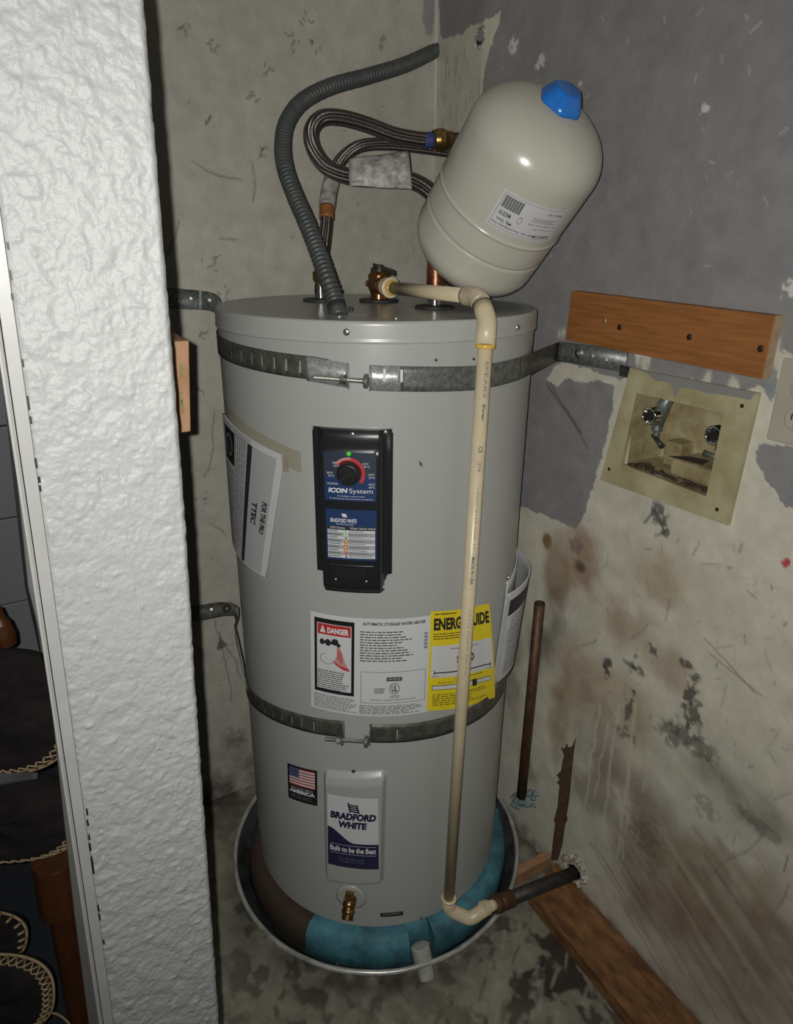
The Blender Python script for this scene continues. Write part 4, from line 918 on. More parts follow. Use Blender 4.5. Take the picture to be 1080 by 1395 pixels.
# ================================================================== PIPES AND HOSES ABOVE
# relief valve
rv = thing('relief_valve', pB+HT.ax*.005, 'bronze relief valve with a dark test lever on the heater top', 'valve')
rvb = pB+HT.ax*.004
MB().lathe(rvb, HT.ax, [(0, .0165), (.010, .0160), (.014, .0175), (.022, .0215), (.028, .0215), (.033, .0205), (.044, .021), (.046, .0175), (.050, .0165), (.0505, .004)], 30, lambda a: 1+.03*math.cos(6*a)).build('valve_body', 'bronze', rv)
MB().lathe(rvb+HT.ax*.049, HT.ax, [(0, .0155), (.007, .0150), (.009, .009), (.013, .006)], 24).build('bonnet', 'lever', rv)
e0 = P(508, 362, 1.262); e1 = P(538, 372, 1.235); MB().obox((e0+e1)/2, e1-e0, CU, CF, np.linalg.norm(e1-e0)/2, .0038, .007).build('lever', 'lever', rv, bevel=.0015)
MB().lathe((e0+e1)/2-CR*.008, CU, [(-.004, .003), (.007, .003), (.008, .001)], 10).build('lever_pin', 'zinc', rv)
oc = rvb+HT.ax*.026; pe = P(641, 403, 1.03)
od = nrm(P(548, 396, 1.215)-oc)
MB().lathe(oc, od, [(.012, .0175), (.026, .0175), (.0262, .0150), (.032, .0145)], 26).build('outlet', 'bronze', rv)
MB().lathe(rvb+HT.ax*.027-CR*.019-CF*.004, -CR-CF*.4, [(0, .006), (.005, .006)], 6, smooth=False).build('plug', 'bronze', rv)
# cream discharge pipe
Rtop = P(662, 470, .940); Rbot = onax(611, 1225, 1, Rtop[1]-.016)
Rtop = HT.pt(HT.pix(661, 470, .3095)[0], HT.pix(661, 470, .3095)[1], .3095); Rbot = HT.pt(HT.pix(611, 1225, .3085)[0], HT.pix(611, 1225, .3085)[1], .3085)
dpz = thing('discharge_pipe', Rbot, 'cream plastic discharge pipe running from the relief valve down past the heater front', 'pipe')
ax0 = oc+od*.032; ca = P(645, 404, depth(Rtop)+.028); cb = Rtop+nrm(Rtop-Rbot)*.004*1
cu_ = P(655, 412, depth(Rtop)+.012); el2 = P(664, 437, depth(Rtop)+.001)
MB().lathe(ax0-od*.004, od, [(0, .0150), (.004, .0168), (.018, .0168), (.019, .0185), (.023, .0185), (.0235, .0150)], 32).build('adapter', 'cpvc', dpz)
g0 = ax0+od*.019; d1 = nrm(ca-g0)
MB().lathe(g0+d1*.002, d1, [(0, .0130), (.003, .0138), (.006, .0132), (.008, .0112)], 30).build('cement_ring', 'glue', dpz, label='amber ring of glue')
MB().tube([g0, g0+(ca-g0)*.9], .0111, 28).build('pipe', 'cpvc', dpz)
MB().tube(list(resample([ca-d1*.020, ca-d1*.004], .004)[0])+elbow(ca-d1*.006, ca+d1*.012, cu_+nrm(el2-cu_)*.01, .012, 8), .0148, 28).build('upper_elbow', 'cpvc_dirty', dpz)
du = nrm(Rtop-el2)
pth = elbow(cu_+nrm(el2-cu_)*.002, el2, Rtop, .014, 8); pth = [cu_+nrm(el2-cu_)*.004]+pth+[Rtop+nrm(Rtop-el2)*.002]
MB().tube(pth, .0146, 28).build('lower_elbow', 'cpvc', dpz)
a_ = cu_+nrm(el2-cu_)*.004; MB().lathe(a_-nrm(el2-cu_)*.001, nrm(el2-cu_), [(0, .0150), (.0012, .0150)], 28).build('joint_line', 'black_pipe', dpz)
dn = nrm(Rbot-Rtop)
MB().lathe(Rtop-dn*.002, dn, [(0, .0146), (.003, .0152), (.006, .0150), (.0065, .0115)], 30).build('cement_ring', 'glue', dpz)
pipe = MB().tube([Rtop, Rbot+dn*.01], .0111, 32).build('pipe', 'cpvc', dpz)
# printing along the pipe
side = nrm(np.cross(dn, CF))*-1
def pipemap(z0, z1, ang, w):
    fr = nrm(C-Rtop-((C-Rtop)@dn)*dn); sd = nrm(np.cross(fr, dn))*-1
    return lambda s, t, h: Rtop+dn*(z0+(z1-z0)*t)+(.01115+h)*(math.cos(ang+(s-.5)*w)*fr+math.sin(ang+(s-.5)*w)*sd)
for z0, z1, tx, ang, w, b in [(.022, .075, 'SPEARS', -.35, .42, .0), (.085, .112, 'Ever', -.35, .42, .04), (.150, .160, 'CE', -.30, .6, .03), (.175, .190, '3/4', -.30, .5, 0), (.215, .32, 'CPVC 4120 SDR 11', -.30, .22, 0), (.335, .385, 'MADE IN USA', -.30, .5, .03), (.43, .56, 'ASTM D2846 100 PSI', -.3, .2, 0)]:
    fn = pipemap(z0, z1, ang, w); v, f = glyphs(tx, b, 0); mm_ = MB(); mm_.add([fn(1-y, x, .0003) for x, y in v], f); mm_.build('lettering', 'print_grey', pipe)
fe = onz(672, 1232, Rbot[2]-.030); 
bc = Rbot+dn*.028; cp0 = P(664, 1236, depth(bc)+.006); wl_ = onx(783, 1189, -.002)
dl = nrm(wl_-cp0)
pth = [Rbot-dn*.002]+elbow(Rbot, bc, P(640, 1252, depth(bc)+.001), .016, 8)+elbow(bc, P(640, 1252, depth(bc)+.001), cp0, .010, 8)+[cp0]
MB().tube(pth, .0138, 28).build('bottom_elbow', 'cpvc', dpz)
MB().lathe(Rbot-dn*.0055, dn, [(0, .0118), (.0005, .0160), (.005, .0160), (.0055, .0138)], 30).build('elbow_collar', 'cpvc', dpz)
MB().lathe(cp0-dl*.014, dl, [(0, .0150), (.013, .0150), (.0135, .0118)], 28).build('elbow_socket', 'cpvc', dpz)
cp1 = cp0+dl*.018; MB().tube([cp0-dl*.002, cp1+dl*.006], .0112, 24).build('pipe', 'cpvc', dpz)
dc = thing('drain_coupling', cp1, 'brown metal coupling on a dark pipe going into the wall above the floor timber', 'pipe')
MB().lathe(cp1, dl, [(0, .0125), (.001, .0185), (.010, .0190), (.012, .0170), (.018, .0165), (.0185, .0180), (.050, .0180), (.0515, .0150)], 32).build('coupling', 'copper_dark', dc)
MB().tube([cp1+dl*.045, wl_+dl*.02], .0145, 26).build('pipe', 'black_pipe', dc)
# expansion tank
tax = nrm(.384*CR+.479*CU-.789*CF); TR, TH_ = .1065, .1520; tc_ = P(688, 266, 1.075)
TK = Cyl(tc_, tax, -CF, TR)
et = thing('expansion_tank', tc_-tax*TH_, 'cream rounded expansion tank with a blue cap, leaning over the heater', 'tank')
def tprof():
    pr = []; e = .060
    for k in range(0, 15):
        a = math.pi/2*k/14; pr.append((-TH_+e-e*math.cos(a), max(.001, TR*math.sin(a)**.92)))
    def ridge(z, d): return [(z-.006, TR), (z-.0022, TR), (z-.0010, TR+d*.7), (z, TR+d), (z+.0010, TR+d*.7), (z+.0022, TR), (z+.006, TR)]
    pr = pr+[(-.082, TR)]+ridge(-.053, -.0013)+[(-.030, TR)]+ridge(-.0095, .0014)+[(.01, TR), (.04, TR)]
    e = .068
    for k in range(0, 17):
        a = math.pi/2*k/16; pr.append((TH_-e+e*math.sin(a), max(.001, TR*math.cos(a)**.88)))
    return pr
MB().lathe(tc_, tax, tprof(), 96).build('tank_body', 'tank_paint', et)
MB().lathe(tc_+tax*(TH_-.003), tax, [(0, .0315), (.004, .0318), (.008, .030), (.021, .0215), (.0235, .0190), (.0245, .001)], 48, lambda a: 1+.045*math.cos(6*a)).build('valve_cap', 'cap_blue', et, label='bright blue ribbed plastic cap')
tq = cylmap(TK, [(688.6, 256), (775, 285.5), (747, 328), (661, 302)], off=.0002)
d = Decal(tq, 'tank_label', et, 'paper', 'white printed label mounted upside down', 14, 4)
d.frame(.03, .05, .97, .95, 'print_grey', .006, .01, 1)
for k in range(22): d.rect(.055+.0125*k, .10, .055+.0125*k+(.009 if (k*5) % 3 else .005), .42, 'print_black', 2, 1)
for tx, a, b, c_, e_, bo in [('MADE IN', .08, .50, .24, .62, .02), ('Mfg. Date', .09, .68, .30, .78, .01), ('Potable Water Tank - Thermal Expansion Tank', .05, .82, .80, .88, .02), ('Max. Working Pressure 150 PSI', .50, .50, .92, .56, 0), ('Pre-charge 40 PSI', .60, .62, .92, .67, 0), ('Model: 2.1 gal', .70, .14, .92, .22, .01)]:
    d.text(tx, a, b, c_, e_, 'print_black', 2, bo, rot=180)
d.lines(.52, .34, .90, .48, 3, 'print_grey', 2, .4, 3); d.rect(.66, .86-.04, .92, .90, 'print_black', 3); d.text('POTABLE', .68, .83, .90, .89, 'print_white', 4, .02, rot=180); d.disc(.37, .55, .03, .10, 'print_grey', 2, 16, .8)
d.done({'print_black': 'lettering'})
# stem and elbow to the heater's third port
ej = P(600, 377, 1.190); sb = tc_-tax*TH_
MB().tube([sb+tax*.004, sb-tax*.02], .012, 20).build('stem', 'chrome', et)
MB().lathe(sb-tax*.012, -tax, [(0, .0185), (.012, .0185), (.0125, .013)], 6, smooth=False).build('stem_nut', 'hose_band', et)
tf = thing('copper_tee', pC+HT.ax*.026, 'copper tee joining the heater port to the leaning tank', 'pipe')
c_ = pC+HT.ax*.062
MB().lathe(pC+HT.ax*.0262, HT.ax, [(0, .0155), (.060, .0155), (.062, .0165), (.095, .0165), (.096, .001)], 26).build('riser', 'copper', tf)
MB().tube(spline([c_, c_*.5+(sb-tax*.02)*.5, sb-tax*.024], 6), .0145, 22).build('branch', 'bronze', tf)
# grey flexible conduit
KP = [(462, 431, 1.073), (455, 405, 1.085), (446, 380, 1.09), (432, 340, 1.11), (416, 300, 1.13), (402, 268, 1.15), (389, 232, 1.17), (385, 198, 1.20), (391, 166, 1.23), (412, 138, 1.27), (450, 118, 1.31), (500, 104, 1.37), (552, 88, 1.43), (600, 66, 1.50), (636, 52, 1.56)]
wj = onx(656, 46, .012)
cpth, cs = resample(spline([P(*k) for k in KP]+[wj], 10), .0016)
co_ = thing('flexible_conduit', cpth[0], 'dark grey ribbed flexible conduit curving from the heater top up to the wall', 'conduit')
MB().tube(cpth, [.0135+.0016*math.sin(2*math.pi*s/.0085) for s in cs], 18).build('ribbed_tube', 'conduit', co_)
MB().tube([cpth[0]+np.array([0, 0, -.002]), cpth[14]], .0150, 20).build('connector', 'conduit', co_)
# braided connectors
KA = [pA+HT.ax*.052, P(437, 372, 1.288), P(440, 345, 1.29), P(444, 310, 1.295), P(446, 275, 1.30), P(452, 245, 1.31), P(464, 218, 1.33), P(488, 200, 1.36), P(520, 196, 1.38), P(560, 199, 1.40), P(605, 205, 1.42), P(650, 212, 1.44)]
ap, _ = resample(spline(KA, 10), .004)
ha = thing('braided_hose', ap[0], 'braided steel hose with worn label rising from the heater port behind the conduit', 'hose', 'braided hoses above the heater')
MB().tube(ap, .0118, 22).build('braid', 'braid', ha)
MB().lathe(pA+HT.ax*.034, HT.ax, [(0, .0125), (.004, .0150), (.018, .0150), (.020, .012)], 6, smooth=False).build('hex_nut', 'brass', ha, label='small brass nut')
i0 = [depth(p) for p in ap]
def seg(pth, a, b): return [p for p in pth if a <= proj_v(p) <= b]
def proj_v(p): q = np.asarray(p)-C; return PH/2-F*(q@CU)/(q@CF)
s_ = [p for p in ap[:60] if 236 < proj_v(p) < 282]; MB().tube(s_, .0155, 24).build('hose_sleeve', 'hose_label', ha, label='dirty white printed sleeve')
s_ = [p for p in ap[:60] if 280 < proj_v(p) < 300]; MB().tube(s_, .0142, 22).build('tape_wrap', 'orange_tape', ha, label='rusty orange wrap')
fb0 = P(600, 190, 1.345)
KB = [P(585, 191, 1.34), P(565, 189, 1.33), P(535, 183, 1.31), P(500, 170, 1.28), P(465, 160.5, 1.26), P(438, 161, 1.245), P(424, 178, 1.235), P(427, 203, 1.225), P(444, 227, 1.215), P(470, 239, 1.205), P(500, 243, 1.20), P(540, 243, 1.195), P(565, 248, 1.195), P(586, 262, 1.20), P(602, 285, 1.235), P(606, 315, 1.235), P(603, 345, 1.22)]
bp_, _ = resample(spline(KB, 10), .004)
hb = thing('braided_hose', bp_[0], 'braided steel hose looping back on itself, with a white tag, behind the leaning tank', 'hose', 'braided hoses above the heater')
MB().tube(bp_, .0138, 24).build('braid', 'braid', hb)
bd = nrm(P(600, 190, 1.345)-P(580, 190.5, 1.338))
MB().lathe(bp_[0]-bd*.012, bd, [(0, .0142), (.002, .0150), (.004, .0143), (.006, .0150), (.008, .0143), (.010, .0150), (.014, .0143), (.018, .0150)], 26).build('crimp_band', 'hose_band', hb, label='blue crimped band')
MB().lathe(bp_[0]+bd*.006, bd, [(0, .0165), (.004, .0185), (.012, .0205), (.022, .0200), (.030, .0165), (.040, .0150)], 24).build('union_nut', 'brass', hb)
MB().tube([bp_[0]+bd*.04, bp_[0]+bd*.16], .0125, 20).build('pipe', 'black_pipe', hb)
# paper tag wrapped round the loop
tq_ = [P(475, 216, 1.178), P(556, 206, 1.176), P(561, 258, 1.176), P(476, 253, 1.180)]
def tagfn(s, t, h):
    a = quadmap(tq_, -CF)(s, t, h+.006*math.sin(math.pi*min(1, t*1.05))+.0012*math.sin(9*s)); return a
tg = thing('hose_tag', tq_[3], 'creased dirty white tag wrapped round the looping hose', 'tag')
g_ = MB().grid(lambda s, t: tagfn(s, t, 0), 16, 10)
g_.build('tag_sheet', 'hose_label', tg, solid=.0008)
d = Decal(tagfn, 'tag_print', tg, 'hose_label', None, 16, 8, .0006)
for k in range(9): d.rect(.05+.022*k, .82, .062+.022*k, .97, 'print_black', 1, 1)
d.lines(.18, .10, .55, .38, 4, 'print_grey', 1, .4, 4, .5); d.done()

# ================================================================== RIGHT WALL THINGS
def front(l, x): return [onx(u, v, x) for u, v in l]
tb = thing('timber_board', onx(905, 480, 0), 'reddish timber board screwed to the wall above the recessed outlet box', 'board')
fr = front([(778, 396), (1056, 430), (1037.5, 517), (770, 463)], -.018)
MB().prism(fr, (.0178, 0, 0)).build('plank', 'wood_board', tb, bevel=.001)
e_ = [fr[1], fr[2]]; g = np.array([0, -.0006, 0])
MB().add([e_[0]+g, e_[1]+g, e_[1]+g+np.array([.0175, 0, 0]), e_[0]+g+np.array([.0175, 0, 0])], [(0, 1, 2, 3)]).build('end_grain', 'wood_end', tb, label='pale cut end')
for u, v in [(844, 446), (939, 459), (1036, 475)]:
    MB().lathe(onx(u, v, -.0182), (-1, 0, 0), [(0, .0048), (.0008, .0048), (.0010, .002)], 20).build('screw', 'rust_screw', tb)
m = MB().lathe(onx(824, 437, -.0182), (-1, 0, 0), [(0, .0045), (.0005, .002)], 9, lambda a: 1+.4*math.cos(3*a)).build('paint_fleck', 'wood_end', tb)
# recessed outlet box
ob = thing('outlet_box', onx(925, 610, 0), 'stained cream plastic washing machine outlet box set in the wall', 'outlet box')
out = front([(858, 501), (1032.8, 536), (990.3, 716), (817, 654)], -.008)
inn = [np.array([-.008, y, z]) for y, z in [(-.679, 1.177), (-.849, 1.178), (-.845, 1.045), (-.667, 1.047)]]
o2 = [p*1.0 for p in out]
m = MB(); m.add(out+inn, [(0, 4, 5, 1), (1, 5, 6, 2), (2, 6, 7, 3), (3, 7, 4, 0)])
bk = [p+np.array([.0085, 0, 0]) for p in out]; m.add(out+bk, [(0, 1, 5, 4), (1, 2, 6, 5), (2, 3, 7, 6), (3, 0, 4, 7)])
m.build('flange', 'box_plastic', ob)
ib = [p+np.array([.098, 0, 0]) for p in inn]
m = MB(); m.add(inn+ib, [(0, 1, 5, 4), (1, 2, 6, 5), (2, 3, 7, 6), (3, 0, 4, 7), (4, 5, 6, 7)]); m.build('tub', 'box_inside', ob)
# grey overpaint on the flange top
pg = front([(866, 502.5), (1030, 535.5), (1022, 545), (1003, 541), (984, 538), (965, 536), (945, 530), (925, 527), (921, 540), (917, 541), (915, 524), (905, 520), (893, 519), (888, 514), (880, 508)], -.0086)
MB().add(pg, [tuple(range(len(pg)))]).build('paint_smear', 'casing_grey', ob, label='grey paint smeared along the top')
for u, v in [(1010.5, 553), (976.5, 694), (829.5, 639)]:
    MB().lathe(onx(u, v, -.0082), (-1, 0, 0), [(0, .0032), (.0008, .003)], 14).build('screw', 'rust_screw', ob)
# hump and grime in the tub
def tubp(u, v, x): return onx(u, v, x)
hz = 1.047
MB().box((.02, -.845, hz), (.09, -.745, hz+.030)).build('drain_hump', 'box_inside', ob, bevel=.006)
MB().box((.055, -.735, hz), (.095, -.700, hz+.045)).build('hump', 'box_inside', ob, bevel=.004)
r2 = random.Random(4); m = MB()
for k in range(60):
    y = -.84+.165*r2.random(); x = .003+.03*r2.random()**1.5; m.lathe((x, y, hz+.0003), (0, 0, 1), [(0, .003+.005*r2.random()), (.0008+.003*r2.random(), .002)], 7, lambda a: 1+.3*math.sin(3*a+k))
m.build('grime', 'box_grime', ob, kind='stuff')
m = MB().prism([(.02, -.74, hz+.0305), (.03, -.80, hz+.0305), (.06, -.79, hz+.0305), (.05, -.76, hz+.0305)], (0, 0, .0008)); m.build('grime', 'box_grime', ob, kind='stuff')
m = MB().box((.07, -.69, 1.155), (.0975, -.674, 1.1765)); m.build('hole', 'black_soft', ob)
def hydrant(px, name, lab, rot):
    u, v = px; c = onx(u, v, .028); t = thing(name, c, lab, 'valve', 'supply valves in the outlet box')
    MB().tube([np.array([c[0]+.02, c[1]-.012, 1.1765]), np.array([c[0]+.016, c[1]-.006, c[2]+.018]), np.array([c[0]+.014, c[1], c[2]-.022])], [.0105, .0115, .0085], 18).build('valve_body', 'galv', t)
    MB().lathe(c+np.array([.014, 0, 0]), (-1, 0, 0), [(0, .009), (.010, .0125), (.012, .0155), (.026, .0155), (.027, .0125), (.020, .0085)], 26).build('hose_thread', 'chrome', t)
    MB().lathe(c+np.array([-.010, 0, 0]), (-1, 0, 0), [(0, .001), (0, .0084), (.0005, .0084)], 20).build('bore', 'black_soft', t)
    MB().lathe(c+np.array([.014, 0, -.018]), (0, 0, -1), [(0, .009), (.010, .0095), (.011, .006), (.020, .006)], 16).build('stem', 'galv', t)
    d0 = c+np.array([.012, 0, -.040]); dd = nrm(np.array(rot)); MB().tube([d0-dd*.006, d0+dd*.012, d0+dd*.026], [.0048, .0040, .0055], 12).build('handle', 'lever' if rot[1] < 0 else 'galv', t)
hydrant((890, 566), 'supply_valve', 'left metal supply valve inside the cream outlet box', (-.25, -.8, -.35))
hydrant((978, 592), 'supply_valve', 'right metal supply valve, partly hidden by the outlet box frame', (-.1, .9, .05))
# receptacle plate
oy = -.9575; ozc = 1.214
op = thing('wall_socket', (0, oy, ozc), 'beige double wall socket plate at the right picture edge', 'socket')
MB().box((-.0055, oy-.037, ozc-.057), (-.0003, oy+.037, ozc+.057)).build('cover_plate', 'outlet_plastic', op, bevel=.002)
for s_ in (-1, 1):
    cz = ozc+s_*.0195; q_ = MB().lathe((-.0054, oy, cz), (-1, 0, 0), [(0, .0168), (.0012, .0168), (.0015, .0155)], 28).build('receptacle', 'outlet_plastic', op)
    for yy, hh in ((.0062, .0045), (-.0062, .0036)): MB().box((-.0073, oy+yy-.0009, cz+.002-hh), (-.0066, oy+yy+.0009, cz+.002+hh)).build('slot', 'black_soft', q_)
    MB().lathe((-.0066, oy, cz-.009), (-1, 0, 0), [(0, .0024), (.0006, .0024)], 12).build('slot', 'black_soft', q_)
MB().lathe((-.0056, oy, ozc), (-1, 0, 0), [(0, .003), (.0012, .0025)], 14).build('screw', 'zinc', op)
# old vertical copper pipe on the wall
vp = [onx(735, 822, -.016), onx(722, 960, -.016), onx(710, 1085, -.016)]
op_ = thing('old_copper_pipe', vp[-1], 'dark open-ended copper pipe standing against the wall right of the heater', 'pipe')
MB().tube(vp, .0118, 22).build('pipe', 'copper_dark', op_)
MB().lathe(vp[0], nrm(vp[0]-vp[1]), [(0, .0118), (.001, .0118), (.001, .0098), (-.006, .0098)], 22).build('open_end', 'black_soft', op_)
m = MB(); r2 = random.Random(9)
for k in range(26):
    u = 700+30*r2.random(); v = 1078+22*r2.random(); p = onx(u, v, -.002); m.lathe(p-np.array([.0, 0, .0]), (-1, 0, 0), [(-.002, .006+.004*r2.random()), (.004+.006*r2.random(), .004), (.012*r2.random()+.006, .001)], 8, lambda a: 1+.3*math.sin(2*a+k))
m.build('patching_plaster', 'plaster_blue', kind='stuff', label='crusty grey blue plaster round the foot of the old copper pipe', cat='plaster')
# rough plaster round the drain hole, round the conduit hole
m = MB()
for k in range(46):
    a = 6.28*r2.random(); rr = .022+.014*r2.random(); c = yz(783, 1190); p = np.array([-.001, c[0]+rr*math.cos(a), max(.006, c[1]+rr*math.sin(a)*1.2+.01)])
    m.lathe(p, (-1, .3*math.cos(a), .2), [(-.002, .005+.004*r2.random()), (.003+.006*r2.random(), .003), (.007, .0008)], 7, lambda t: 1+.35*math.sin(3*t+k))
m.build('broken_plaster', 'plaster', kind='stuff', label='broken plaster crumbs round the drain pipe hole low on the wall', cat='plaster')
m = MB()
for k in range(26):
    a = 6.28*k/26; rr = .0155+.004*r2.random(); c = yz(654, 50); p = np.array([-.0005, c[0]+rr*math.cos(a), c[1]+rr*math.sin(a)])
    m.lathe(p, (-1, .2*math.cos(a), .2*math.sin(a)), [(-.002, .0035+.002*r2.random()), (.002+.003*r2.random(), .001)], 6, lambda t: 1+.3*math.sin(2*t+k))
m.build('ragged_plaster', 'plaster', kind='stuff', label='ragged plaster edge round the conduit hole by the top corner', cat='plaster')
MB().box((.001, yz(783, 1190)[0]-.03, yz(783, 1190)[1]-.03), (.05, yz(783, 1190)[0]+.03, yz(783, 1190)[1]+.03)).build('hole_lining', 'black_soft', kind='structure').name = 'trim_5'
MB().box((.02, yz(654, 50)[0]-.03, yz(654, 50)[1]-.03), (.06, yz(654, 50)[0]+.03, yz(654, 50)[1]+.03)).build('hole_lining', 'black_soft', kind='structure').name = 'trim_6'
# torn brown strip above the drain hole
L0 = [(764, 1018), (769, 1020), (772, 1012), (774, 1018), (779, 1017), (785, 1003), (782, 1022), (779, 1050), (776, 1085), (772, 1110), (773, 1117), (770, 1122), (766, 1150), (760, 1172), (750, 1172), (753, 1145), (756, 1122), (754, 1118), (759, 1100), (761, 1078), (762, 1070), (758, 1066), (762, 1062), (758, 1056), (764, 1050), (766, 1038), (768, 1030)]
ps = front(L0, -.0012); MB().add(ps, [tuple(range(len(ps)))]).build('torn_strip', 'rust_strip', wall_r, label='torn brown gash in the plaster')
# floor timber and the offcut behind the pipe
m = MB().prism([(-.0035, -.625, .0005), (-.112, -.655, .0005), (-.113, -1.36, .0005), (-.0035, -1.36, .0005)], (0, 0, .0375))
m.build('floor_timber', 'wood_floor', label='weathered brown timber plank lying on the floor along the right wall', cat='timber', bevel=.002)
m = MB().prism([(-.004, -.585, .0005), (-.112, -.585, .0005), (-.109, -.606, .0005), (-.004, -.606, .0005)], (0, 0, .034))
m.build('timber_offcut', 'wood_block', label='short pale wood offcut behind the dark drain pipe', cat='timber', bevel=.0015)
# block on the partition's inner face with green stamp
wbk = thing('wood_block', (xr(1.29)+.019, -.84, 1.25), 'pale sawn timber block with green stamp behind the white plaster wall end', 'timber')
p4 = [np.array([xr(1.295)-.006, -.845, 1.251]), ony(260, 588, -.845), ony(257.5, 464, -.845), np.array([xr(1.295)-.006, -.845, 1.339])]
p4[0][2] = p4[1][2]-.0005; p4[3][2] = p4[2][2]+.0005
MB().prism(p4, (0, .30, 0)).build('timber', 'wood_block', wbk, bevel=.0012)
fn = quadmap([ony(u, v, -.8456) for u, v in [(236, 465), (257, 465), (259, 587), (243, 588)]], (0, -1, 0))
d = Decal.__new__(Decal); d.fn = fn; d.L = {}; d.bh = 0; d.parent = wbk
for tx, a, b, c_, e_ in [('STUD', .30, .24, .55, .40), ('LUMBER', .28, .55, .50, .80)]:
    v, f = glyphs(tx, .01, 0); mm_ = MB(); mm_.add([fn(a+(c_-a)*y, b+(e_-b)*x, .0003) for x, y in v], f); mm_.build('stamp', 'green_ink', wbk)

# ================================================================== PAPERS ON THE HEATER
# folded manual taped at the left
mq = [(311, 598), (389, 622), (371, 787), (309, 741)]
th0, z0 = HT.pix(389, 633, .30)
def man(s, t, h):
    # s 0 left (wrapping round), 1 right; the sheet stands off the jacket toward its lower left
    thr = -148+(-159.5+148)*t; thl = -184.5-2*t
    th = thl+(thr-thl)*s; z = (1.132-.022*s)+((.872)-(1.132-.022*1)) * t*(1)+.0*s
    z = (1.135*(1-s)+1.098*s)*(1-t)+(.902*(1-s)+.870*s)*t
    return HT.pt(th, z, .2825+.010*math.sin(math.pi*min(1, s*.9))*t+.004*(1-s)+h)
mn = thing('manual_booklet', man(1, 1, 0), 'folded white and grey booklet taped to the upper left of the heater', 'booklet')
MB().grid(lambda a, b: man(a, b, 0), 18, 10).build('pages', 'paper', mn, solid=.002, offset=0)
d = Decal(lambda s, t, h: man(s, t, .0012+h), 'cover_print', mn, 'paper', None, 18, 8, .0004)
d.rect(.00, .0, .60, 1, 'paper_grey', 1, 10); d.rect(.56, .04, .63, .985, 'print_black', 3, 2); d.rect(.63, .04, .93, .99, 'paper_grey', 2, 5)
d.rect(.08, .045, .33, .30, 'sticker_black', 3, 5); d.disc(.20, .17, .06, .055, 'print_black', 4, 16); d.disc(.20, .17, .085, .085, 'print_grey', 4, 16, .8)
d.lines(.04, .34, .33, .97, 7, 'print_grey', 3, .35, 6, .1, vertical=True); d.lines(.35, .03, .55, .97, 5, 'print_grey', 3, .35, 9, .1, vertical=True)
def vtext(d, tx, s0, t0, s1, t1, m_, lv, bold=0):
    v, f = glyphs(tx, bold, 0); h = d.bh+lv*.00022
    d.lay(m_).add([d.fn(s1-(s1-s0)*(1-y), t0+(t1-t0)*x, h) for x, y in v], f)
vtext(d, 'FOR THE PRO', .83, .40, .90, .66, 'print_black', 4, .05); vtext(d, 'TTEC', .69, .44, .77, .62, 'print_black', 4, .05)
d.done({'print_black': 'lettering', 'print_grey': 'small_print', 'paper_grey': 'grey_panel', 'sticker_black': 'picture_box'})
def tp(s, t, h=0): return HT.pt(-187+(-142+187)*s, (1.158-.050*s)+(-.030-.004*s)*t, .2812+.0045*math.exp(-((s-.45)/.35)**2)*t+h)
MB().grid(lambda a, b: tp(a, b), 20, 4).build('tape_strip', 'tape', mn, label='yellowed strip of clear tape')
MB().grid(lambda a, b: HT.pt(-148.6+2.6*a, 1.100-.026*b, .2862+.001*a), 3, 3).build('tape_strip', 'tape', mn)
# plastic pocket with sheet on the right flank
def pk(s, t, h=0, out=1.0):
    th = (-58.5+(-20+58.5)*s)+(-6.5)*t*(1-s)*1.0
    z = (.797+.022*s)*(1-t)+(.610-.005*s)*t
    bul = .0275*math.sin(math.pi*min(1, s*.92+.02))*(1-.55*t)*out
    return HT.pt(th, z, .2815+bul+h)
pkt = thing('document_pocket', pk(0, 1), 'clear plastic pocket holding printed sheets, bulging on the heater right flank', 'pocket')
MB().grid(lambda a, b: pk(a, b, 0), 18, 12).build('front_sheet', 'paper_grey', pkt, solid=.001)
MB().grid(lambda a, b: pk(a, b*.5-.12*(1-b), 0, .04), 18, 6).build('back_sheet', 'paper', pkt, solid=.0006)
MB().tube([pk(0, t, .001) for t in np.linspace(0, 1, 8)], .0022, 8).build('pocket_edge', 'paper_grey', pkt)
MB().tube([pk(s, 0, .001) for s in np.linspace(0, 1, 14)], .0016, 8).build('pocket_edge', 'paper', pkt)
MB().tube([pk(s, -.12, 0, .04) for s in np.linspace(0, 1, 14)], .0018, 8).build('pocket_edge', 'paper', pkt)
d = Decal(lambda s, t, h: pk(.05+.9*s, .03+.94*t, h), 'printed_page', pkt, 'paper', None, 16, 10, .0012)
d.rect(.01, .05, .98, .23, 'sticker_black', 1, 12); d.text('WARRANTY', .45, .10, .85, .14, 'print_pink', 2); d.lines(.08, .27, .92, .96, 26, 'print_grey', 2, .38, 7, .15)
d.frame(.05, .42, .5, .56, 'print_grey', .006, .004, 2)
d.done({'sticker_black': 'dark_heading', 'print_grey': 'small_print'})
b_ = HT.pt(-60, .828, .282)
MB().lathe(HT.pt(-57.0, .832, .281), HT.pt(-57, .8, 1)-HT.pt(-57, .8, 0), [(0, .005), (.004, .004), (.005, .001)], 12).build('rivet', 'zinc', pkt)

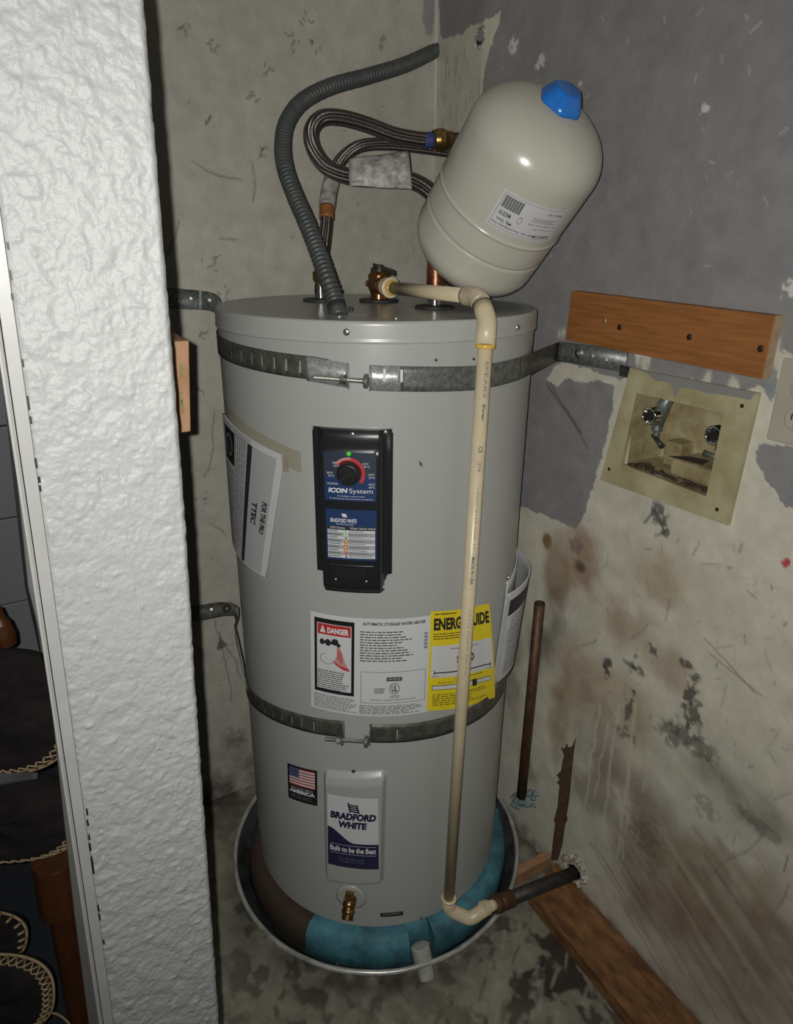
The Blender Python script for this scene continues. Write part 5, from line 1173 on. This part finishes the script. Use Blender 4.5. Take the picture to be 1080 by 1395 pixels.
# ================================================================== STOOLS AND FUR CUSHIONS IN THE NEXT ROOM
def cushion(label, c, hw, hh, hd, rope0, rope1, tilt=0.0, yaw=0.0, mt='fur', sq=2.6, stitch=.0135, dbl=True):
    X = nrm(CR*math.cos(tilt)+CU*math.sin(tilt)); Y = nrm(-CR*math.sin(tilt)+CU*math.cos(tilt)); Z = np.cross(X, Y)
    def outl(a, k=1.0):
        ca, sa = math.cos(a), math.sin(a); r = (abs(ca)**sq+abs(sa)**sq)**(-1/sq); return c+X*hw*r*ca*k+Y*hh*r*sa*k
    t = thing('fur_cushion', outl(-math.pi/2), label, 'cushion', 'dark fur cushions in the next room')
    def srf(a, b):
        an = 2*math.pi*a; ph = (b-.5)*math.pi; k = math.cos(ph)**.55 if abs(ph) < 1.5707 else 0
        return outl(an, k)+Z*hd*math.sin(ph)*(1+.08*math.sin(5*an+4*ph))
    MB().grid(srf, 56, 24).build('cover', mt, t)
    n = 60; rp = [outl(rope0+(rope1-rope0)*i/n, 1.015)+Z*.003 for i in range(n+1)]
    MB().tube(rp, .0021, 8).build('stitched_edge', 'rope', t)
    L = sum(np.linalg.norm(rp[i+1]-rp[i]) for i in range(n)); m = MB(); ns = int(L/stitch)
    for i in range(ns):
        a = rope0+(rope1-rope0)*(i+.5)/ns; da = (rope1-rope0)/ns*.5; zf_ = Z*(hd*.50)
        for s_ in ((-1, 1) if dbl else (0,)):
            p0 = outl(a+s_*da, 1.01)+Z*.004; p1 = outl(a-s_*da, .895)+Z*hd*.66; pm = (p0+p1)/2+Z*hd*.18
            m.tube([p0, pm, p1], .0013 if dbl else .0022, 6)
    m.build('blanket_stitches', 'rope', t, kind='stuff'); return t
PI = math.pi
cushion('upper dark fur cushion with stitched lower edge, beside the white trim', P(2, 968, 1.02), .108, .092, .028, -2.9, -.35, .06)
cushion('lower dark fur cushion resting on the wooden stool post', P(8, 1112, 1.05), .118, .066, .030, -2.9, .25, .04)
cushion('small dark fur cushion with coarse stitches at the lower left picture edge', P(-12, 1272, 1.07), .056, .036, .022, -2.2, 2.4, -.12, dbl=False, stitch=.015)
cushion('lowest dark fur cushion with rope-stitched rounded corner', P(-6, 1352, 0.99), .084, .056, .024, -2.4, 1.9, .0, stitch=.011)
st = thing('wooden_stool', P(80, 1700, 1.2), 'dark wooden stool with turned leg under the fur cushions', 'stool')
a_, b_ = P(75, 1170, 1.085), P(79, 1256, 1.085)
dz = nrm(np.array([-.055, 0, -1.])); L0 = P(74, 1168, 1.12); LB = onax(78, 1256, 1, L0[1])
MB().lathe(L0, dz, [(0, .034), (.078, .035), (.0785, .0345), (.080, .0345), (.0805, .0350), (.108, .0345), (.113, .0290), (.1135, .012)], 36).build('leg_block', 'wood_stool', st)
MB().lathe(L0+dz*.1137, dz, [(0, .023), (L0[2]-.1137-.004, .019)], 28).build('leg', 'wood_stool', st)
lc = L0+np.array([-.26, .02, 0]); MB().lathe(lc, dz, [(0, .034), (.108, .0345), (.113, .029), (.1135, .024), (lc[2]-.004, .019)], 28).build('leg', 'wood_stool', st)
MB().obox((L0+lc)/2-dz*.035+np.array([0, .02, 0]), lc-L0, (0, 1, 0), (0, 0, 1), .12, .012, .015).build('seat_rail', 'wood_stool', st)
st['_'] = 0
# grey lining fold between the two fur cushions
MB().grid(lambda a, b: P(-20+72*a, 1052+20*b-12*a*b, .998+.01*math.sin(3*a)), 10, 4).build('lining_fold', 'fur_lining', kind=None, solid=.004, label='grey cloth fold between the two large fur cushions', cat='cloth')
pts = [P(40, 1372, 1.06), P(58, 1381, 1.06), P(76, 1381, 1.07), P(92, 1392, 1.08), P(104, 1412, 1.08)]
MB().tube(spline(pts, 8), .0018, 8).build('loose_cord', 'rope', label='loose tan cord end below the lowest cushion', cat='cord')
dcp = P(2, 858, 1.25); MB().lathe(dcp+np.array([0, 0, -.03]), (0, 0, 1), [(0, .020), (.02, .022), (.045, .018), (.055, .012), (.075, .009), (.078, .001)], 24).build('chair_finial', 'wood_stool', label='dark turned wood finial above the upper fur cushion', cat='finial')
for o in bpy.data.objects:
    for k in ('_b', '_'):
        if k in o: del o[k]
